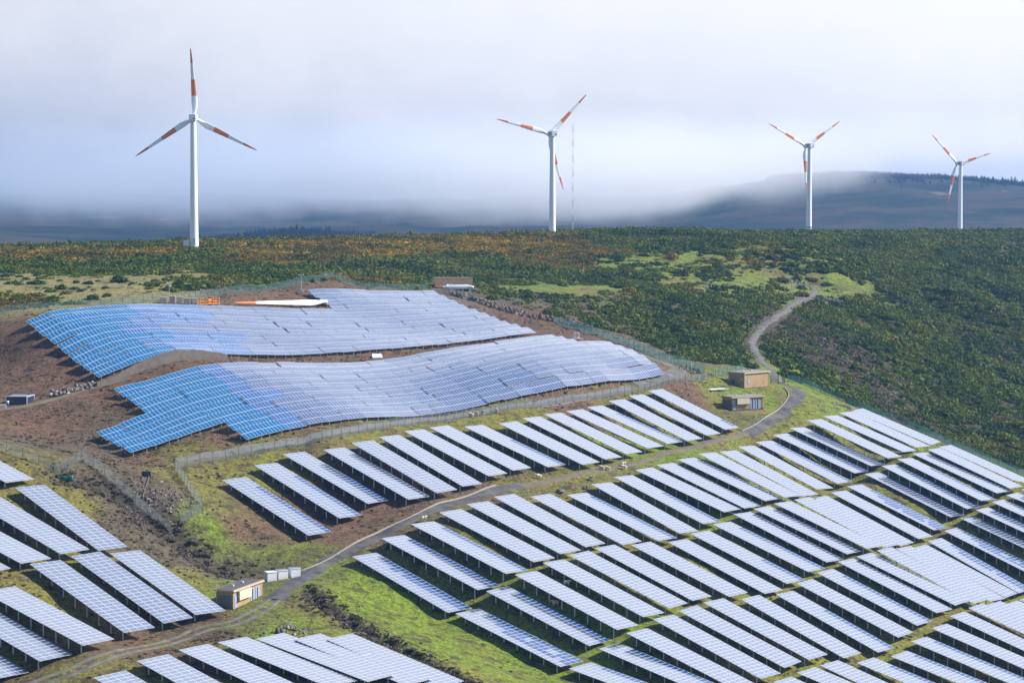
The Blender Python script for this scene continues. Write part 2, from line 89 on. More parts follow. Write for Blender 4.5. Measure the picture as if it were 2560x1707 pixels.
FENCES={"field":[[-67.1,455.4],[-62.8,460.3],[-54.2,468.1],[-46.1,475.9],[-38.0,483.6],[-28.7,498.6],[-21.3,511.9],[-13.5,522.2],[-5.5,531.0],[4.1,542.5],[14.1,556.0],[29.8,576.1],[39.3,590.4],[46.9,602.3],[53.8,612.5]],"yard":[[53.8,612.5],[55.5,618.2],[59.5,626.0],[64.6,636.1]],"pit":[[-67.1,455.4],[-64.5,448.3],[-61.2,438.8],[-58.4,433.4],[-60.9,428.9],[-63.5,425.0]],"pit2":[[-63.5,425.0],[-66.1,426.7],[-70.2,430.0],[-74.4,433.6],[-78.9,437.7],[-82.9,440.3]],"left":[[-82.9,440.3],[-84.0,434.7],[-86.4,431.6],[-91.1,432.4],[-97.2,434.3],[-100.8,437.0]],"top":[[-129.8,568.8],[-126.9,569.4],[-110.6,582.7],[-90.3,603.4],[-83.7,613.8],[-73.9,635.8],[-60.5,664.5],[-53.1,690.9]],"top2":[[-53.1,690.9],[-48.9,682.1],[-44.5,681.6],[-36.3,695.1],[-25.4,713.0]],"right":[[13.0,680.0],[23.7,667.9],[33.0,649.2],[42.8,627.4],[50.9,617.0],[54.1,616.0]],"east":[[76.3,635.2],[81.7,639.8],[86.8,635.9],[96.9,637.8],[111.3,650.4],[125.0,638.6],[140.1,620.8]]}
LANE=[[-67.9,462.0],[-63.4,465.2],[-54.6,471.6],[-46.4,479.2],[-38.4,488.1],[-29.0,502.8],[-21.5,516.2],[-13.6,525.8],[-5.5,534.0],[4.1,544.9],[14.1,557.7],[29.9,579.5]]
STONY=[[113.1,824.3],[120.2,825.1],[107.2,852.3],[197.2,1070.4],[223.6,1070.8],[214.0,1073.6],[102.3,942.1],[71.1,809.4],[152.7,862.9]]
WALLS=[[-19.1,706.5],[-12.1,697.6],[-2.4,688.5],[5.9,682.3],[14.3,682.8],[24.1,677.2]]
KERB=[[73.7,618.8],[73.9,613.1],[73.3,608.6],[70.4,599.9],[66.6,590.6],[61.7,579.2],[57.5,571.8]]
KERB2=[[-39.7,422.8],[-37.5,424.7],[-32.6,432.7],[-26.1,445.6],[-19.9,453.6],[-11.5,468.9],[-3.4,482.2]]
GULLY=[[-84.3,430.4],[-78.5,431.7],[-71.4,429.2],[-65.4,424.5],[-61.4,422.1],[-57.4,419.5],[-52.9,418.9],[-47.9,419.8],[-43.7,422.2]]
DITCH=[[-36.2,406.4],[-31.5,398.1],[-26.1,391.5],[-19.0,386.2],[-13.3,379.4],[-7.9,372.6],[-4.6,369.4]]
RWALL=[[-93.0,513.3],[-89.7,517.6],[-86.4,521.8],[-82.5,526.8],[-78.0,532.6],[-73.3,538.8],[-67.8,545.9]]
ANC={"b1f":[61.98,611.3,47.62],"b1r":[69.55,617.89,47.6],"b1l":[58.06,610.56,48.54],"b2f":[56.29,586.11,44.34],"b2r":[66.0,597.16,43.71],"b2l":[53.69,585.63,44.69],"b3f":[-48.1,393.01,28.17],"b3r":[-45.43,405.69,28.94],"b3l":[-51.06,393.44,28.37],"box1":[-44.0,415.84,29.45],"box2":[-42.09,417.2,29.58],"box3":[-39.97,418.8,29.68],"shed_f":[-104.86,495.12,54.2],"shed_l":[-109.33,495.41,54.17],"shed_r":[-103.55,501.01,54.88],"barrel":[-108.89,494.57,54.07],"pal_l":[-109.48,491.79,53.73],"blade_tip":[-76.8,610.98,69.85],"blade_root":[-52.06,644.44,67.75],"pole1":[-89.87,602.41,71.22],"pole2":[-59.7,650.9,70.83],"cont_l":[-24.2,713.18,69.78],"cont_r":[-12.45,722.86,69.37],"blA_l":[-24.11,706.75,69.32],"blA_r":[-12.1,716.57,68.89],"wbox":[-34.39,585.22,57.64],"palst":[18.19,648.38,58.51],"pipes_a":[51.37,600.67,48.01],"pipes_b":[57.48,607.67,48.04],"wpole":[48.4,618.04,52.24],"boulder":[10.35,488.86,36.05],"gate_l":[70.52,624.63,48.12],"gate_r":[73.27,628.63,47.79],"gate_p":[75.87,633.84,47.47],"chute_a":[-70.85,442.6,44.75],"chute_b":[-70.4,432.01,42.8],"pal_a":[-90.74,599.1,70.96],"pal_b":[-88.69,600.72,70.88],"pal_c":[-87.02,602.22,70.81],"pal_d":[-85.29,603.32,70.65],"pal_e":[-83.65,605.11,70.57],"orange":[-80.34,607.16,70.15],"tarp":[-84.35,431.3,47.3],"cyl":[-39.43,382.91,26.14],"pal_f":[-112.84,568.43,70.27],"pal_g":[-109.75,570.39,70.37],"pal_h":[-107.92,573.89,70.48],"post_a":[1.86,531.89,47.34]}
SHEEP=[[20.1,509.7],[21.4,510.3],[25.0,515.6],[25.2,513.6],[17.3,499.5],[10.3,431.0],[8.0,420.8],[-17.5,449.5],[5.8,494.6],[-9.4,526.6],[-8.1,528.6],[-6.9,529.9],[-3.6,533.4]]
GSAMP=[["D",-62.0,448.0],["D",-51.0,469.0],["D",-26.0,493.0],["D",2.0,533.0],["D",30.0,578.0],["D",53.0,601.0],["D",35.0,566.0],["G",-59.0,429.0],["G",-55.0,427.0],["G",-43.0,424.0],["G",-22.0,410.0],["G",-13.0,399.0],["G",-6.0,392.0],["G",-32.0,419.0],["G",2.0,392.0],["G",-23.0,393.0],["G",18.0,531.0],["G",82.0,634.0],["G",82.0,649.0],["G",39.0,538.0],["G",44.0,498.0],["G",22.0,418.0],["G",-18.0,393.0],["G",83.0,620.0],["G",81.0,656.0],["G",-47.0,397.0],["G",-44.0,387.0],["G",-46.0,416.0],["G",63.0,605.0],["D",-25.0,380.0],["D",-20.0,370.0],["D",-36.0,392.0],["D",-11.0,377.0],["D",11.0,484.0],["D",22.0,507.0],["D",7.0,492.0],["D",56.0,560.0],["D",75.0,583.0],["D",93.0,635.0],["D",29.0,471.0],["D",59.0,498.0],["D",87.0,557.0],["D",44.0,443.0],["D",83.0,467.0],["D",113.0,525.0],["D",-87.0,426.0],["D",-78.0,428.0],["D",-58.0,407.0],["D",-87.0,430.0],["D",-74.0,395.0],["D",-73.0,371.0],["D",-62.0,352.0],["D",70.0,611.0],["D",-67.0,467.0],["D",-17.0,506.0],["D",77.0,558.0],["D",108.0,551.0],["D",19.0,449.0],["D",33.0,412.0],["D",62.0,446.0],["D",88.0,450.0],["D",76.0,485.0],["D",-7.0,452.0],["S",-35.0,443.0],["S",-40.0,445.0],["S",-28.0,457.0],["S",-58.0,417.0],["S",-19.0,466.0],["S",-7.0,481.0],["S",-62.0,367.0],["S",-50.0,386.0],["S",-114.0,539.0],["S",-102.0,524.0],["S",-114.0,526.0],["S",-99.0,485.0],["S",-91.0,492.0],["S",-93.0,476.0],["S",-101.0,477.0],["S",-74.0,460.0],["S",-64.0,475.0],["S",-84.0,506.0],["S",-64.0,502.0],["S",-51.0,567.0],["S",-32.0,605.0],["S",-9.0,626.0],["S",3.0,673.0],["S",-23.0,683.0],["S",-67.0,614.0],["S",-45.0,626.0],["S",15.0,657.0],["S",25.0,596.0],["S",-64.0,645.0],["S",-55.0,663.0],["S",-73.0,624.0],["S",-95.0,538.0],["S",-76.0,553.0],["S",-47.0,521.0],["S",-18.0,553.0],["S",3.0,563.0],["S",25.0,588.0],["S",-59.0,490.0],["S",7.0,683.0],["S",19.0,666.0],["S",44.0,600.0],["S",-46.0,433.0],["S",-26.0,459.0],["S",-57.0,363.0],["S",16.0,551.0],["S",42.0,589.0],["P",-72.0,420.0],["P",-66.0,417.0],["P",-69.0,426.0],["P",-82.0,441.0],["P",-98.0,450.0],["P",-87.0,467.0],["P",-70.0,432.0],["P",-65.0,437.0],["P",-61.0,411.0],["P",-55.0,415.0],["P",-49.0,418.0],["P",90.0,759.0],["P",84.0,734.0],["P",45.0,741.0],["P",3.0,709.0],["P",17.0,714.0],["P",-78.0,470.0],["P",-84.0,476.0],["P",-59.0,420.0],["P",-69.0,440.0],["P",-74.0,442.0],["P",-74.0,427.0],["T",-136.0,656.0],["T",-119.0,631.0],["T",-109.0,609.0],["T",-103.0,620.0],["T",-95.0,630.0],["T",-119.0,602.0],["T",-136.0,638.0],["T",-127.0,655.0],["T",-124.0,708.0],["T",-103.0,634.0],["T",-114.0,617.0],["T",-124.0,609.0],["T",-95.0,648.0],["T",-98.0,747.0],["T",-133.0,599.0],["T",-89.0,650.0],["T",-135.0,617.0],["H",90.0,704.0],["H",101.0,736.0],["H",102.0,692.0],["H",107.0,686.0],["H",114.0,688.0],["H",117.0,665.0],["H",123.0,665.0],["H",61.0,681.0],["H",-144.0,781.0],["H",-101.0,789.0],["H",-56.0,787.0],["H",-29.0,859.0],["H",21.0,914.0],["H",78.0,977.0],["H",157.0,1008.0],["H",191.0,983.0],["H",43.0,704.0],["H",54.0,669.0],["H",19.0,812.0],["H",-11.0,792.0],["H",-38.0,736.0],["H",-64.0,712.0],["H",122.0,778.0],["H",134.0,764.0],["H",142.0,729.0],["H",147.0,686.0],["H",162.0,832.0],["H",190.0,891.0],["H",116.0,793.0],["H",73.0,740.0],["H",-72.0,662.0],["H",149.0,852.0],["H",159.0,907.0],["G",54.0,858.0],["G",70.0,875.0],["G",69.0,817.0],["G",82.0,825.0],["G",113.0,847.0],["G",122.0,853.0],["G",32.0,765.0],["G",50.0,870.0],["G",63.0,891.0],["G",88.0,889.0],["G",74.0,823.0],["G",91.0,840.0],["G",99.0,840.0],["G",117.0,854.0],["G",127.0,859.0],["G",18.0,753.0],["G",11.0,754.0],["G",59.0,831.0],["G",44.0,845.0],["G",106.0,866.0],["D",94.0,864.0],["D",117.0,881.0],["D",78.0,870.0],["D",86.0,862.0],["D",62.0,814.0],["D",25.0,752.0],["R",113.0,827.0],["R",121.0,827.0],["R",108.0,856.0],["R",198.0,1075.0],["R",229.0,1079.0],["R",222.0,1094.0],["R",39.0,640.0],["R",31.0,664.0],["R",-23.0,690.0]]
SCRUB=[["g",1.0,-83.0,760.0],["g",1.0,-67.0,748.0],["g",1.0,-54.0,765.0],["g",1.0,-42.0,803.0],["g",1.0,-26.0,780.0],["g",1.0,-11.0,784.0],["g",1.0,4.0,803.0],["g",1.0,19.0,805.0],["g",1.0,79.0,988.0],["g",1.0,99.0,1004.0],["g",1.0,76.0,761.0],["g",1.0,87.0,797.0],["g",1.0,58.0,728.0],["g",1.0,49.0,695.0],["g",1.0,61.0,673.0],["g",1.0,64.0,653.0],["g",1.0,37.0,706.0],["g",1.0,125.0,821.0],["g",1.0,133.0,804.0],["g",1.0,145.0,787.0],["g",1.0,156.0,766.0],["g",1.0,153.0,718.0],["g",1.0,139.0,650.0],["g",1.0,133.0,719.0],["g",1.0,197.0,940.0],["g",1.0,212.0,996.0],["g",1.0,195.0,1005.0],["g",1.0,122.0,738.0],["g",1.0,118.0,754.0],["g",1.0,49.0,946.0],["g",1.0,-82.0,643.0],["g",1.0,-78.0,658.0],["g",1.0,-68.0,666.0],["g",1.0,-113.0,770.0],["g",1.0,181.0,826.0],["g",1.0,169.0,872.0],["g",1.0,152.0,869.0],["g",0.7,-12.0,847.0],["g",0.7,34.0,795.0],["g",0.7,119.0,1007.0],["g",0.7,70.0,838.0],["g",0.7,121.0,887.0],["g",0.7,152.0,974.0],["g",0.7,178.0,1019.0],["g",0.7,45.0,733.0],["g",0.7,31.0,725.0],["g",0.7,103.0,804.0],["g",0.7,87.0,661.0],["g",0.7,96.0,656.0],["g",0.7,108.0,653.0],["g",0.7,132.0,677.0],["g",0.7,228.0,1042.0],["g",0.7,-95.0,610.0],["g",0.7,-127.0,766.0],["g",0.7,-150.0,737.0],["g",0.7,-110.0,799.0],["g",0.7,23.0,707.0],["g",0.7,158.0,926.0],["g",0.7,41.0,668.0],["o",0.9,-170.0,799.0],["o",0.9,-151.0,780.0],["o",0.9,-139.0,791.0],["o",0.9,-125.0,800.0],["o",0.9,-94.0,804.0],["o",0.9,-79.0,795.0],["o",0.9,-67.0,837.0],["o",0.9,-30.0,908.0],["o",0.9,-13.0,928.0],["o",0.9,4.0,934.0],["o",0.9,22.0,927.0],["o",0.9,29.0,890.0],["o",0.9,-129.0,600.0],["o",0.9,-132.0,591.0],["o",0.9,12.0,871.0],["o",0.9,-88.0,776.0],["o",0.9,-110.0,594.0],["o",0.6,-46.0,885.0],["o",0.6,40.0,871.0],["o",0.6,86.0,866.0],["o",0.6,95.0,879.0],["o",0.6,20.0,841.0],["o",0.6,-50.0,708.0],["o",0.6,133.0,971.0],["d",0.6,91.0,709.0],["d",0.6,95.0,693.0],["d",0.6,100.0,678.0],["d",0.6,88.0,746.0],["d",0.6,105.0,673.0],["d",0.6,110.0,625.0],["d",0.6,83.0,722.0],["d",0.6,89.0,718.0],["z",0.08,-130.0,638.0],["z",0.08,-114.0,650.0],["z",0.08,-114.0,617.0],["z",0.08,-101.0,647.0],["z",0.08,-93.0,648.0],["z",0.08,91.0,840.0],["z",0.08,73.0,818.0],["z",0.08,109.0,850.0],["z",0.08,18.0,753.0],["z",0.08,11.0,752.0],["z",0.08,-133.0,622.0],["z",0.08,128.0,862.0],["z",0.12,45.0,863.0],["z",0.12,54.0,858.0],["z",0.12,63.0,864.0],["z",0.12,70.0,875.0],["z",0.12,69.0,817.0],["z",0.12,82.0,825.0],["z",0.12,87.0,842.0],["z",0.12,100.0,849.0],["z",0.12,113.0,847.0],["z",0.12,122.0,854.0],["z",0.12,87.0,873.0],["z",0.12,79.0,860.0],["z",0.12,32.0,765.0],["z",0.12,25.0,758.0],["z",0.12,3.0,749.0],["z",0.12,-142.0,655.0],["z",0.12,-136.0,656.0],["z",0.12,-125.0,632.0],["z",0.12,-119.0,631.0],["z",0.12,-113.0,630.0],["z",0.12,-107.0,648.0],["z",0.12,-103.0,620.0],["z",0.12,-95.0,630.0],["z",0.12,-95.0,664.0],["z",0.12,-97.0,718.0],["z",0.12,-118.0,605.0],["z",0.12,-128.0,605.0],["z",0.12,-109.0,609.0],["z",0.25,55.0,890.0],["z",0.25,80.0,887.0],["z",0.25,49.0,846.0],["z",0.25,60.0,850.0],["z",0.25,113.0,827.0],["z",0.25,10.0,707.0],["z",0.25,84.0,850.0],["z",0.25,106.0,872.0],["z",0.25,206.0,1061.0],["z",0.25,21.0,726.0]]
CLEAR=[[-132.2,573.5],[-110.4,597.2],[-74.7,640.1],[-53.9,683.7],[-45.1,687.6],[-23.9,717.5],[-11.7,720.0],[-3.5,703.0],[16.1,686.9],[35.7,687.5],[46.7,640.4],[66.9,647.7],[73.4,650.8],[79.7,642.0],[88.4,642.9],[95.3,639.8],[110.1,655.2],[126.8,650.7],[143.3,633.2],[260,480],[200,150],[-300,150],[-300,560]]
TURB=[[-117.33,850.0,127.18,80.65],[18.29,1045.0,126.2,80.72],[162.74,1262.0,125.1,78.17],[285.04,1465.0,118.0,71.16],[28.44,1080.0,131.36,82.37]]
SHRUBS=[["c",-146.1,662.2,3.09],["c",-138.9,672.0,2.24],["c",-134.3,673.5,3.14],["c",-126.4,642.5,1.71],["c",-131.2,634.7,4.65],["c",-136.0,715.8,2.38],["c",-126.2,666.3,2.0],["c",-116.5,632.7,2.95],["c",-120.8,637.7,2.12],["c",-127.6,716.4,3.34],["c",-108.9,637.5,4.67],["c",-126.1,735.9,2.45],["c",-110.0,622.2,1.86],["c",-112.7,618.7,1.44],["c",-115.7,617.2,2.46],["c",-118.9,612.5,2.85],["c",-122.0,622.2,3.31],["c",-123.9,617.0,2.87],["c",-128.6,623.0,1.45],["c",-134.5,615.7,1.64],["c",-124.5,608.0,1.42],["c",-120.5,603.8,3.22],["c",-109.9,603.1,3.61],["c",-107.2,608.6,2.43],["c",-118.3,714.1,1.9],["c",-114.3,704.9,1.88],["c",-108.5,661.4,1.1],["c",-115.4,726.9,1.94],["c",-113.7,747.9,1.74],["c",-101.3,664.4,2.21],["c",-99.3,665.7,1.55],["c",-107.2,740.5,1.48],["c",-105.6,732.6,1.46],["c",-104.1,715.7,1.19],["c",-98.1,720.7,1.92],["c",-95.9,715.4,1.9],["c",-99.6,765.8,2.04],["c",-94.1,734.3,1.71],["c",-104.6,628.2,1.05],["c",-108.3,634.3,0.84],["c",-115.0,624.6,0.83],["c",-103.1,645.1,0.86],["c",-99.0,637.1,2.12],["c",-96.8,641.8,2.14],["c",-96.5,654.3,1.74],["c",-93.8,656.7,1.75],["c",-104.1,752.4,2.0],["c",-101.2,754.6,1.51],["c",-138.0,653.0,2.61],["c",-141.1,659.1,2.19],["c",-135.6,631.6,2.52],["c",-115.5,641.2,1.28],["r",52.7,876.4,2.4],["r",56.4,890.3,2.09],["r",51.4,901.2,2.12],["r",57.1,848.9,2.66],["r",61.6,847.1,1.66],["r",53.6,846.0,2.32],["r",84.4,899.3,1.76],["r",70.5,819.3,2.25],["r",68.7,820.2,1.93],["r",65.3,843.2,2.97],["r",83.4,903.8,1.77],["r",112.7,980.5,2.69],["o",92.4,825.2,3.23],["o",106.5,858.1,4.04],["o",99.7,849.2,5.99],["o",112.5,860.0,4.04],["o",60.7,790.8,4.96],["o",56.5,792.9,3.11],["o",37.7,777.6,3.66],["o",38.7,761.8,5.37],["r",117.2,857.5,4.03],["o",59.8,864.8,6.1],["r",103.5,823.3,5.81],["r",111.0,828.7,3.25],["r",93.0,894.0,2.8],["r",103.5,888.1,4.18],["r",94.2,885.2,3.47],["r",99.0,878.8,4.13],["r",78.8,846.1,3.32],["r",84.2,860.5,3.37],["w",-5.9,703.9,4.16],["w",-8.2,721.7,2.76],["w",3.3,731.3,1.78],["w",16.5,759.9,3.44]]
POLESTOP=None

# ------------------------------------------------------------------ terrain
_C = np.array(CTRL); _S = 100.0
def _U(r2): return np.where(r2 > 1e-12, 0.5 * r2 * np.log(np.maximum(r2, 1e-12)), 0.0)
_X = _C[:, :2] / _S
_n = len(_X)
_K = _U(((_X[:, None] - _X[None]) ** 2).sum(-1)) + np.diag(0.004 * _C[:, 3])
_M = np.zeros((_n + 3, _n + 3)); _M[:_n, :_n] = _K; _M[:_n, _n] = 1; _M[:_n, _n + 1:] = _X; _M[_n:, :_n] = _M[:_n, _n:].T
_s = np.linalg.solve(_M, np.r_[_C[:, 2], 0, 0, 0]); _w, _a = _s[:_n], _s[_n:]
def tps(x, y):
    x = np.asarray(x, float); y = np.asarray(y, float); q = np.stack([x.ravel(), y.ravel()], 1) / _S; out = np.empty(len(q))
    for i in range(0, len(q), 20000):
        b = q[i:i + 20000]; D = ((b[:, None, 0] - _X[None, :, 0]) ** 2 + (b[:, None, 1] - _X[None, :, 1]) ** 2)
        out[i:i + 20000] = (0.5 * D * np.log(np.maximum(D, 1e-12))) @ _w + _a[0] + b @ _a[1:]
    return out.reshape(x.shape)
def poly_dist(x, y, pts):
    x = np.asarray(x, float); y = np.asarray(y, float); best = np.full(x.shape, 1e9)
    for (ax, ay), (bx, by) in zip(pts[:-1], pts[1:]):
        dx, dy = bx - ax, by - ay; t = np.clip(((x - ax) * dx + (y - ay) * dy) / (dx * dx + dy * dy + 1e-9), 0, 1)
        best = np.minimum(best, np.hypot(x - ax - t * dx, y - ay - t * dy))
    return best
def vnoise(x, y, scale, seed=0):
    x = np.asarray(x, float) / scale; y = np.asarray(y, float) / scale
    xi = np.floor(x).astype(np.int64); yi = np.floor(y).astype(np.int64); fx = x - xi; fy = y - yi
    def h(a, b):
        v = (a * 374761393 + b * 668265263 + seed * 974634777) & 0xFFFFFFFF
        v = ((v ^ (v >> 13)) * 1274126177) & 0xFFFFFFFF
        return ((v ^ (v >> 16)) & 0xFFFF) / 65535.0
    fx = fx * fx * (3 - 2 * fx); fy = fy * fy * (3 - 2 * fy)
    return (h(xi, yi) * (1 - fx) + h(xi + 1, yi) * fx) * (1 - fy) + (h(xi, yi + 1) * (1 - fx) + h(xi + 1, yi + 1) * fx) * fy
def fbm(x, y, scale, oct=3, seed=0):
    s = 0; a = 1; t = 0
    for o in range(oct): s = s + a * vnoise(x, y, scale / 2 ** o, seed + o); t += a; a *= 0.55
    return s / t
def catmull(pts, step=2.0):
    P = [np.array(p, float) for p in pts]; P = [2 * P[0] - P[1]] + P + [2 * P[-1] - P[-2]]; out = []
    for i in range(1, len(P) - 2):
        n = max(2, int(np.linalg.norm(P[i + 1] - P[i]) / step))
        for k in range(n):
            t = k / n; out.append(0.5 * (2 * P[i] + (P[i + 1] - P[i - 1]) * t + (2 * P[i - 1] - 5 * P[i] + 4 * P[i + 1] - P[i + 2]) * t * t + (-P[i - 1] + 3 * P[i] - 3 * P[i + 1] + P[i + 2]) * t ** 3))
    out.append(P[-2]); return [tuple(p) for p in out]
ROADS = catmull(ROAD); ROAD2S = catmull(ROAD2); PATHS = catmull(PATH); PATH2S = catmull(PATH2)
U2, N2, TAU = UN
U2 = np.array(U2); N2 = np.array(N2)
TCUT = []
for _t in TABLES:
    _p = np.array(_t[1:4]); _q = np.array(_t[4:7]); _l = np.linalg.norm(_q - _p); TCUT.append((_p, (_q - _p) / _l, None, _l))
def ground_z(x, y, rough=True):
    x = np.asarray(x, float); y = np.asarray(y, float); z = tps(x, y)
    near = (y < 800)
    d = poly_dist(x, y, GULLY); z = z - 1.7 * np.exp(-(d / 3.2) ** 2)
    d = poly_dist(x, y, DITCH); z = z - 2.3 * np.exp(-(d / 1.4) ** 2) + 0.35 * np.exp(-((d - 2.6) / 1.2) ** 2)
    if rough:
        rd = np.minimum(np.minimum(poly_dist(x, y, ROADS[::3]), poly_dist(x, y, ROAD2S[::3])), np.minimum(poly_dist(x, y, PATHS[::3]), poly_dist(x, y, PATH2S[::3])))
        k = np.clip((rd - 1.6) / 2.5, 0, 1)
        z = z + k * ((fbm(x, y, 7, 3, 3) - 0.5) * 0.7 + (vnoise(x, y, 2.6, 9) - 0.5) * 0.22)
    # the ridge scrub stands on slightly lower ground; folds run down the valley side
    z = z - 1.3 * np.clip((y - 730) / 80, 0, 1)
    fm = np.clip((poly_dist(x, y, FENCES['east']) - 10) / 35, 0, 1) * np.clip((x - 70) / 30, 0, 1) * np.clip((poly_dist(x, y, ROAD2S[::3]) - 8) / 25, 0, 1) * np.clip((1000 - y) / 120, 0, 1) * (y > 560)
    z = z + fm * (8.5 * (0.5 - np.abs(fbm(x * 0.9 + y * 0.35, y * 0.55 - x * 0.2, 62, 3, 17) - 0.5) * 3.2) - 1.0)
    # small terraces cut under the panel tables
    for p1, u3, wd3, ln in TCUT:
        if x.min() > max(p1[0], p1[0] + u3[0] * ln) + 14 or x.max() < min(p1[0], p1[0] + u3[0] * ln) - 9 or y.min() > p1[1] + 14 or y.max() < p1[1] + u3[1] * ln - 9: continue
        rx, ry = x - p1[0], y - p1[1]; hl = math.hypot(u3[0], u3[1]); s = (rx * u3[0] + ry * u3[1]) / hl; t = rx * N2[0] + ry * N2[1]
        out = np.maximum(np.maximum(-s, s - ln * hl), np.maximum(-0.8 - t, t - 7.0))
        lim = p1[2] + (np.clip(s, 0, ln * hl) / hl) * u3[2] - 0.85 + np.clip(out, 0, 20) * 0.42
        z = np.where(out < 8, np.minimum(z, lim), z)
    return z
def gz(x, y): return float(ground_z(np.array([x]), np.array([y]))[0])

# ------------------------------------------------------------------ materials
MATS = {}
def nodes_of(name):
    m = bpy.data.materials.new(name); m.use_nodes = True; nt = m.node_tree; nt.nodes.clear(); MATS[name] = m
    return m, nt, nt.nodes.new, nt.links.new
def mixrgb(N, L, a, b, f, blend='MIX'):
    n = N("ShaderNodeMix"); n.data_type = 'RGBA'; n.blend_type = blend
    for s, v in ((0, f), (6, a), (7, b)):
        if hasattr(v, 'is_linked') or hasattr(v, 'links'): L(v, n.inputs[s])
        elif s == 0: n.inputs[0].default_value = v
        else: n.inputs[s].default_value = (*v, 1) if len(v) == 3 else v
    return n.outputs[2]
def simple(name, col, rough=0.6, var=0.15, scale=3.0, metal=0.0, bump=0.0, spec=0.4, coord='Object', dirt=None):
    """plain painted / mineral surface: base colour broken up by two noises"""
    m, nt, N, L = nodes_of(name)
    o = N("ShaderNodeOutputMaterial"); p = N("ShaderNodeBsdfPrincipled"); L(p.outputs[0], o.inputs[0])
    tc = N("ShaderNodeTexCoord"); nz = N("ShaderNodeTexNoise"); nz.inputs["Scale"].default_value = scale; nz.inputs["Detail"].default_value = 6
    L(tc.outputs[coord], nz.inputs["Vector"])
    mr = N("ShaderNodeMapRange"); L(nz.outputs["Fac"], mr.inputs[0]); mr.inputs[1].default_value = 0.3; mr.inputs[2].default_value = 0.7; mr.inputs[3].default_value = 1 - var; mr.inputs[4].default_value = 1 + var
    c = mixrgb(N, L, col, mr.outputs[0], 1.0, 'MULTIPLY')
    if dirt:
        n2 = N("ShaderNodeTexNoise"); n2.inputs["Scale"].default_value = scale * 0.35; n2.inputs["Detail"].default_value = 8; L(tc.outputs[coord], n2.inputs["Vector"])
        r2 = N("ShaderNodeMapRange"); L(n2.outputs["Fac"], r2.inputs[0]); r2.inputs[1].default_value = 0.5; r2.inputs[2].default_value = 0.72; r2.inputs[3].default_value = 0; r2.inputs[4].default_value = 0.7
        c = mixrgb(N, L, c, dirt, r2.outputs[0])
    L(c, p.inputs["Base Color"]); p.inputs["Roughness"].default_value = rough; p.inputs["Metallic"].default_value = metal; p.inputs["Specular IOR Level"].default_value = spec
    if bump:
        b = N("ShaderNodeBump"); b.inputs["Strength"].default_value = bump; b.inputs["Distance"].default_value = 0.05; L(nz.outputs["Fac"], b.inputs["Height"]); L(b.outputs[0], p.inputs["Normal"])
    return m

def ground_material():
    m, nt, N, L = nodes_of("ground_cover")
    o = N("ShaderNodeOutputMaterial"); p = N("ShaderNodeBsdfPrincipled"); L(p.outputs[0], o.inputs[0])
    at = N("ShaderNodeAttribute"); at.attribute_name = "Col"; tc = N("ShaderNodeTexCoord")
    def noise(s, d=6, r=0.6):
        n = N("ShaderNodeTexNoise"); n.inputs["Scale"].default_value = s; n.inputs["Detail"].default_value = d; n.inputs["Roughness"].default_value = r; L(tc.outputs["Object"], n.inputs["Vector"]); return n.outputs["Fac"]
    def rng_(f, a, b, c, d):
        r = N("ShaderNodeMapRange"); L(f, r.inputs[0])
        for i, v in enumerate((a, b, c, d)): r.inputs[1 + i].default_value = v
        return r.outputs[0]
    fine = noise(1.5, 6, 0.75); mid = noise(0.42, 7, 0.7); big = noise(0.09, 4)
    c = mixrgb(N, L, at.outputs["Color"], rng_(fine, 0.34, 0.66, 0.30, 1.75), 1.0, 'MULTIPLY')
    # dry tussocks and dead stems
    c = mixrgb(N, L, c, (0.045, 0.034, 0.022), rng_(mid, 0.50, 0.62, 0.0, 0.85))
    c = mixrgb(N, L, c, (0.15, 0.125, 0.045), rng_(big, 0.54, 0.72, 0.0, 0.30))
    # bare stones
    vo = N("ShaderNodeTexVoronoi"); vo.inputs["Scale"].default_value = 0.9; L(tc.outputs["Object"], vo.inputs["Vector"])
    st = N("ShaderNodeMath"); st.operation = 'LESS_THAN'; L(vo.outputs["Distance"], st.inputs[0]); st.inputs[1].default_value = 0.11
    st2 = N("ShaderNodeMath"); st2.operation = 'MULTIPLY'; L(st.outputs[0], st2.inputs[0]); L(rng_(noise(0.25), 0.52, 0.62, 0, 0.8), st2.inputs[1])
    c = mixrgb(N, L, c, (0.20, 0.17, 0.15), st2.outputs[0])
    L(c, p.inputs["Base Color"]); p.inputs["Roughness"].default_value = 0.95; p.inputs["Specular IOR Level"].default_value = 0.15
    b = N("ShaderNodeBump"); b.inputs["Strength"].default_value = 0.9; b.inputs["Distance"].default_value = 0.35
    ad = N("ShaderNodeMath"); ad.operation = 'MULTIPLY_ADD'; L(fine, ad.inputs[0]); ad.inputs[1].default_value = 0.5; L(mid, ad.inputs[2]); L(ad.outputs[0], b.inputs["Height"]); L(b.outputs[0], p.inputs["Normal"])
    return m

